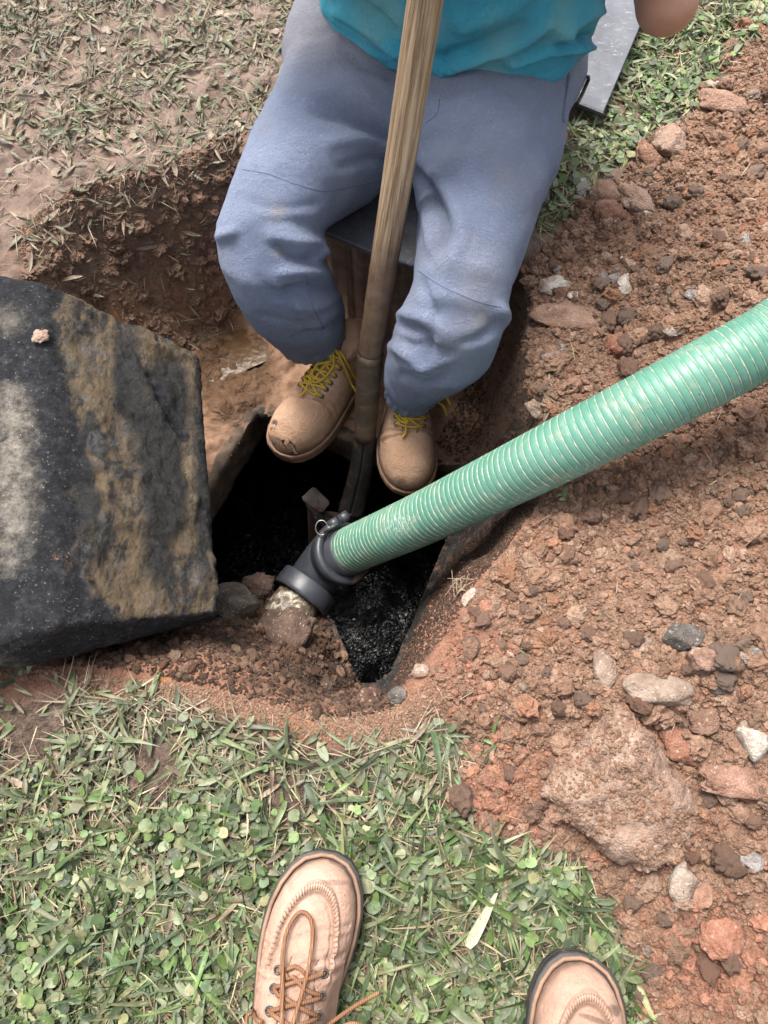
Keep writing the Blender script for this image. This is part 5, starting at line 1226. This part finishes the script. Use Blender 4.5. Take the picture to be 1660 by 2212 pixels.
FB = [blade_t(rng.uniform(-.5, .5), rng.uniform(.05, .4), rng.uniform(.055, .105), 5, rng.uniform(-1.2, 1.2), 'lance') for _ in range(12)]
LF = [leaf_t(rng.uniform(.0, .5), rng.uniform(.13, .21), rng.uniform(.1, 1.), q) for q in range(10)]
RD = [round_t(rng.uniform(-.12, .3), q) for q in range(9)]
ST_T = [blade_t(rng.uniform(-1.2, 1.2)+.01, .1, .018, 5, rng.uniform(-1, 1), 'grass') for _ in range(8)]
G_LOW = [(-120, 1440), (60, 1448), (300, 1490), (470, 1550), (690, 1608), (850, 1605), (950, 1560), (1010, 1630), (955, 1745), (1065, 1805), (1135, 1855), (1260, 1885), (1310, 1965), (1355, 2060), (1385, 2400), (-120, 2400)]
G_UL = [(-250, -180), (760, -180), (700, 40), (640, 90), (560, 290), (520, 360), (440, 410), (350, 470), (200, 500), (110, 560), (40, 600), (-250, 640)]
G_UR = [(1225, 265), (1300, 250), (1345, 100), (1420, -20), (1440, -160), (1800, -160), (1660, 60), (1560, 150), (1490, 260), (1410, 275), (1370, 340), (1285, 385), (1215, 480), (1150, 520), (1180, 400)]
def thin(p, scale, lo, hi, seed=0, base=.15):
    k_ = base+(1-base)*sstep(lo, hi, fbm(p*np.array([1, 1, 0])+seed, scale, 4)); return p[rng.random(len(p)) < k_]
def lim(p):
    p = p[(sdf(p, RIM) < -.004)]; a, b, _ = proj(p); z = p*np.array([1, 1, 0])
    bare = sstep(.04, .2, fbm(z+77, 6, 4))*(b > 1400)*(.35+.6*sstep(2000, 1600, b)); return p[rng.random(len(p)) > bare]
green = lambda n, br=1.: np.array([(.056, .096, .028), (.08, .12, .036), (.048, .076, .035), (.092, .12, .052), (.12, .138, .076), (.075, .098, .052), (.14, .138, .068)])[rng.integers(0, 7, n)]*rng.uniform(.45, 1.5, (n, 1))*br
olive = lambda n: np.array([(.105, .09, .05), (.14, .105, .066), (.085, .085, .048), (.18, .135, .092), (.095, .1, .058), (.2, .15, .105), (.15, .108, .076)])[rng.integers(0, 7, n)]*rng.uniform(.75, 1.25, (n, 1))
straw = lambda n: np.array([(.3, .23, .14), (.24, .17, .1), (.36, .29, .19), (.17, .12, .08)])[rng.integers(0, 4, n)]*rng.uniform(.8, 1.2, (n, 1))
def lay(T, p, tilt, smin, smax, col, mudd, lift=.003, wj=.25, beta=2.):
    n = len(p); s = smin+(smax-smin)*rng.beta(1.2, beta, n); p = p.copy(); p[:, 2] += lift+rng.uniform(0, lift*1.5, n)
    sc3 = np.stack([s*rng.uniform(1-wj, 1+wj, n), s, s], 1); mu = np.clip(rng.normal(mudd, .25, n), 0, 1)
    return scatter(T, p, rotm(n, tilt), sc3, col, mu)
MLF = mat_tint('leaf_green', .5, .45, leaf=True)
def emit(name, accs, label, cat):
    off = 0; A, B, C_c, D_d = [], [], [], []
    for V, F, T_, E in accs:
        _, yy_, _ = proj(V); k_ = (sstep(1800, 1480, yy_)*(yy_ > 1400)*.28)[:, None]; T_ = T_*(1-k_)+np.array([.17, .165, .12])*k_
        A.append(V); B.append(F+off); C_c.append(T_); D_d.append(E); off += len(V)
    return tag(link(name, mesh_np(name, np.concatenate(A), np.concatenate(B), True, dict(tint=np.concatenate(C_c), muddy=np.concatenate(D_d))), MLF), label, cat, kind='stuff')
def fade_low(p):   # thicker towards the photographer, thinner near the pit
    a, b, _ = proj(p); return p[rng.random(len(p)) < .22+.78*sstep(1480, 1950, b+150*fbm(p*np.array([1, 1, 0]), 6, 3))]
p1 = lim(fade_low(thin(sample_px(G_LOW, 5200), 9, -.25, .3, 1, .2))); p2 = lim(fade_low(thin(sample_px(G_LOW, 3000), 10, -.1, .3, 21, .12))); p3 = lim(fade_low(thin(sample_px(G_LOW, 7000), 7, .0, .35, 5, .1)))[:3000]; p4 = lim(thin(sample_px(G_LOW, 3600), 8, -.25, .2, 31, .2)); p5 = lim(sample_px(G_LOW, 5200))
def tufts(n, poly, k0, k1, rad, flt=None):
    c = sample_px(poly, n)
    if flt is not None: c = flt(c)
    kk = rng.integers(k0, k1, len(c)); p = np.repeat(c, kk, 0)+rng.normal(0, rad, (kk.sum(), 3))*np.array([1, 1, 0]); return lim(p)
pt = tufts(900, G_LOW, 6, 15, .007, fade_low)
u1 = lim(thin(sample_px(G_UL, 9000), 7, -.12, .3, 8, .12)); a_, b_, _ = proj(u1); u1 = u1[rng.random(len(u1)) < np.clip(1.25-b_/520-.25*(a_ < 130)*(b_ > 200), .12, 1)]
u2 = lim(thin(sample_px(G_UL, 4500), 8, -.2, .3, 4, .25)); r1 = thin(sample_px(G_UR, 2300), 9, -.2, .2, 3, .12); r2 = thin(sample_px(G_UR, 1000), 9, -.2, .2, 6, .2); r3 = thin(sample_px(G_UR, 1500), 8, -.2, .2, 17, .25)
rs_ = sample_px(G_UR, 1500); u3 = lim(sample_px(G_UL, 2600)); a_, b_, _ = proj(u3); u3 = u3[b_ < 330]
emit('grass', [lay(BL, pt, .55, .025, .085, green(len(pt), 1.25), .12, .002), lay(BL, p1, .5, .02, .085, green(len(p1), 1.1), .25, .004), lay(FB, p4[::2], .4, .015, .05, green(len(p4[::2]), .9), .5, .003), lay(FB, p4[1::2], .3, .015, .045, olive(len(p4[1::2])), .7, .003), lay(BL, p2[:700], .7, .04, .1, green(700, 1.2), .1, .004),
               lay(FB, u1, .3, .012, .05, olive(len(u1))*rng.uniform(.5, 1.15, (len(u1), 1)), .7, .002), lay(BL, u3, .3, .03, .07, olive(len(u3))*np.array([.8, 1., .8]), .5, .003),
               lay(BL, r1, .5, .025, .075, green(len(r1), 1.35), .15, .004), lay(FB, r3, .4, .02, .05, green(len(r3), 1.3), .25, .003)], 'muddy trampled grass blades around the pit', 'grass')
emit('clover', [lay(RD, p3, .6, .0028, .0098, green(len(p3), 1.2), .3, .008, .15, 1.6), lay(LF, p2, .5, .014, .034, green(len(p2), 1.05), .4, .006), lay(RD, r2[:250], .4, .005, .011, green(min(250, len(r2)), 1.4), .1, .006, .1),
                lay(LF, r2[250:], .5, .015, .032, green(max(0, len(r2)-250), 1.3), .2, .005), lay(RD, u2[:160], .3, .005, .011, olive(len(u2[:160])), .8, .003, .1)], 'low round leaved weeds growing through the lawn', 'weeds')
emit('straw', [lay(ST_T, p5, .3, .02, .07, straw(len(p5)), .2, .003), lay(ST_T, u2, .22, .02, .07, straw(len(u2))*.62, .6, .002), lay(ST_T, rs_, .35, .02, .06, straw(len(rs_))*1.2, .1, .003),
               lay(ST_T, sample_px(SPOIL_PX, 150), .4, .012, .04, straw(150), .2, .006), lay(ST_T, sample_px(ULW, 130), .5, .015, .05, straw(130)*.8, .4, .003), lay(FB, sample_px(ULW, 70), .4, .015, .05, olive(70), .7, .003), lay(FB, sample_px(ULB, 230), .4, .012, .045, olive(230)*.85, .7, .003), lay(ST_T, sample_px(ULB, 200), .4, .015, .05, straw(200)*.7, .5, .003), lay(ST_T, sample_px(LOWC, 60), .4, .012, .04, straw(60), .2, .004)], 'thin dry stems and roots strewn over soil and lawn', 'straw')
q = np.stack([rng.uniform(-1.9, 1.9, 30000), rng.uniform(-1.1, 2.7, 30000)], 1); q = np.concatenate([q, H(q[:, 0], q[:, 1])[:, None]], 1); a_, b_, dp_ = proj(q)
out_ = (dp_ < .1) | (a_ < -110) | (a_ > 1790) | (b_ < -170) | (b_ > 2390); q = q[out_ & (sdf(q, SPOIL) < -.03) & (sdf(q, RIM) < -.03)][:15000]; nq = len(q)
V, F, T_, E = lay(BL+FB, q, .5, .03, .09, green(nq, 1.1), .2, .004)
tag(link('lawn_grass', mesh_np('lawn_grass', V, F, True, dict(tint=T_, muddy=E)), MLF), 'short green lawn grass farther out round the digging', 'grass', kind='stuff')
# single plants that stand out
def sprig(px, py, n, length, T, label, name, cat, col, spread=.7, flatp=False):
    p = onground(px, py); V_, F_l, T_l, E_l, off = [], [], [], [], 0
    pos = np.repeat(p[None], n, 0)+rng.normal(0, .004, (n, 3))*np.array([1, 1, .2]); pos[:, 2] = p[2]+.002
    V, F, T_, E = scatter(T, pos, rotm(n, spread), length*rng.uniform(.6, 1.1, (n, 1))*np.array([[1., 1, 1]]), col(n), np.full(n, .15))
    o = link(name, mesh_np(name, V, F, True, dict(tint=T_, muddy=E)), MLF, origin=True); return tag(o, label, cat)
sprig(925, 1580, 9, .085, BL, 'tall green grass tuft standing at the lower right pit rim', 'grass_tuft', 'grass tuft', lambda n: green(n, 1.35), .6)
sprig(1075, 1600, 7, .05, BL, 'small loose grass tuft on the red soil right of the tall tuft', 'grass_tuft', 'grass tuft', lambda n: green(n, 1.1), .7)
sprig(1145, 1420, 9, .028, BL, 'little yellow green tuft on the soil bank below the hose', 'grass_tuft', 'grass tuft', lambda n: green(n, 1.4), .7)
sprig(1215, 1075, 16, .03, LF, 'green sprig poking out under the hose at the pit edge', 'weed', 'weed', lambda n: green(n, 1.2), .6)
sprig(255, 2130, 7, .1, LF, 'broad toothed leaf weed rising among clover at lower left', 'weed', 'weed', lambda n: green(n, 1.5), .35)
sprig(1195, 880, 10, .03, FB, 'limp grey green leaves on the bank above the hose', 'weed', 'weed', lambda n: olive(n), .4)
sprig(1180, 800, 12, .028, FB, 'dry matted sprig beside the dull grey stone', 'weed', 'weed', lambda n: straw(n), .4)
sprig(1490, 860, 6, .02, RD, 'pale wilted seedling on the soil above the hose', 'weed', 'weed', lambda n: straw(n)*1.2, .4)
rt = onground(1000, 1275)
rp = [tube(catmull([rt+np.array([0, 0, .01])+rng.normal(0, .004, 3), rt+rng.normal(0, .007, 3)+np.array([0, 0, .014]), rt+rng.normal(0, .012, 3)+np.array([-.003, 0, .012]), rt+rng.normal(0, .017, 3)+np.array([-.006, 0, .006])], 5), np.linspace(.001, .0004, 16), 5) for _ in range(9)]
tag(link('root', mesh_np('root', *join(rp)), simple('root_pale', (.26, .19, .13), .8), origin=True), 'tangle of pale thin roots on the pit edge below the hose', 'roots')
lp = onground(1040, 1975); V, F = blade_t(.3, .3, .09, 8, .2, 'grass'); V = V*np.array([.075, .075, .075]); c, s = math.cos(-.6), math.sin(-.6)
V = np.stack([V[:, 0]*c-V[:, 1]*s, V[:, 0]*s+V[:, 1]*c, V[:, 2]+.025], 1)+lp-np.array([.02, .03, 0])
tag(link('dead_leaf', mesh_np('dead_leaf', V, F), simple('leaf_pale', (.27, .26, .18), .6, stain=((.16, .13, .08), 60, .5)), origin=True), 'pale bleached grass blade lying right of the left shoe', 'leaf')
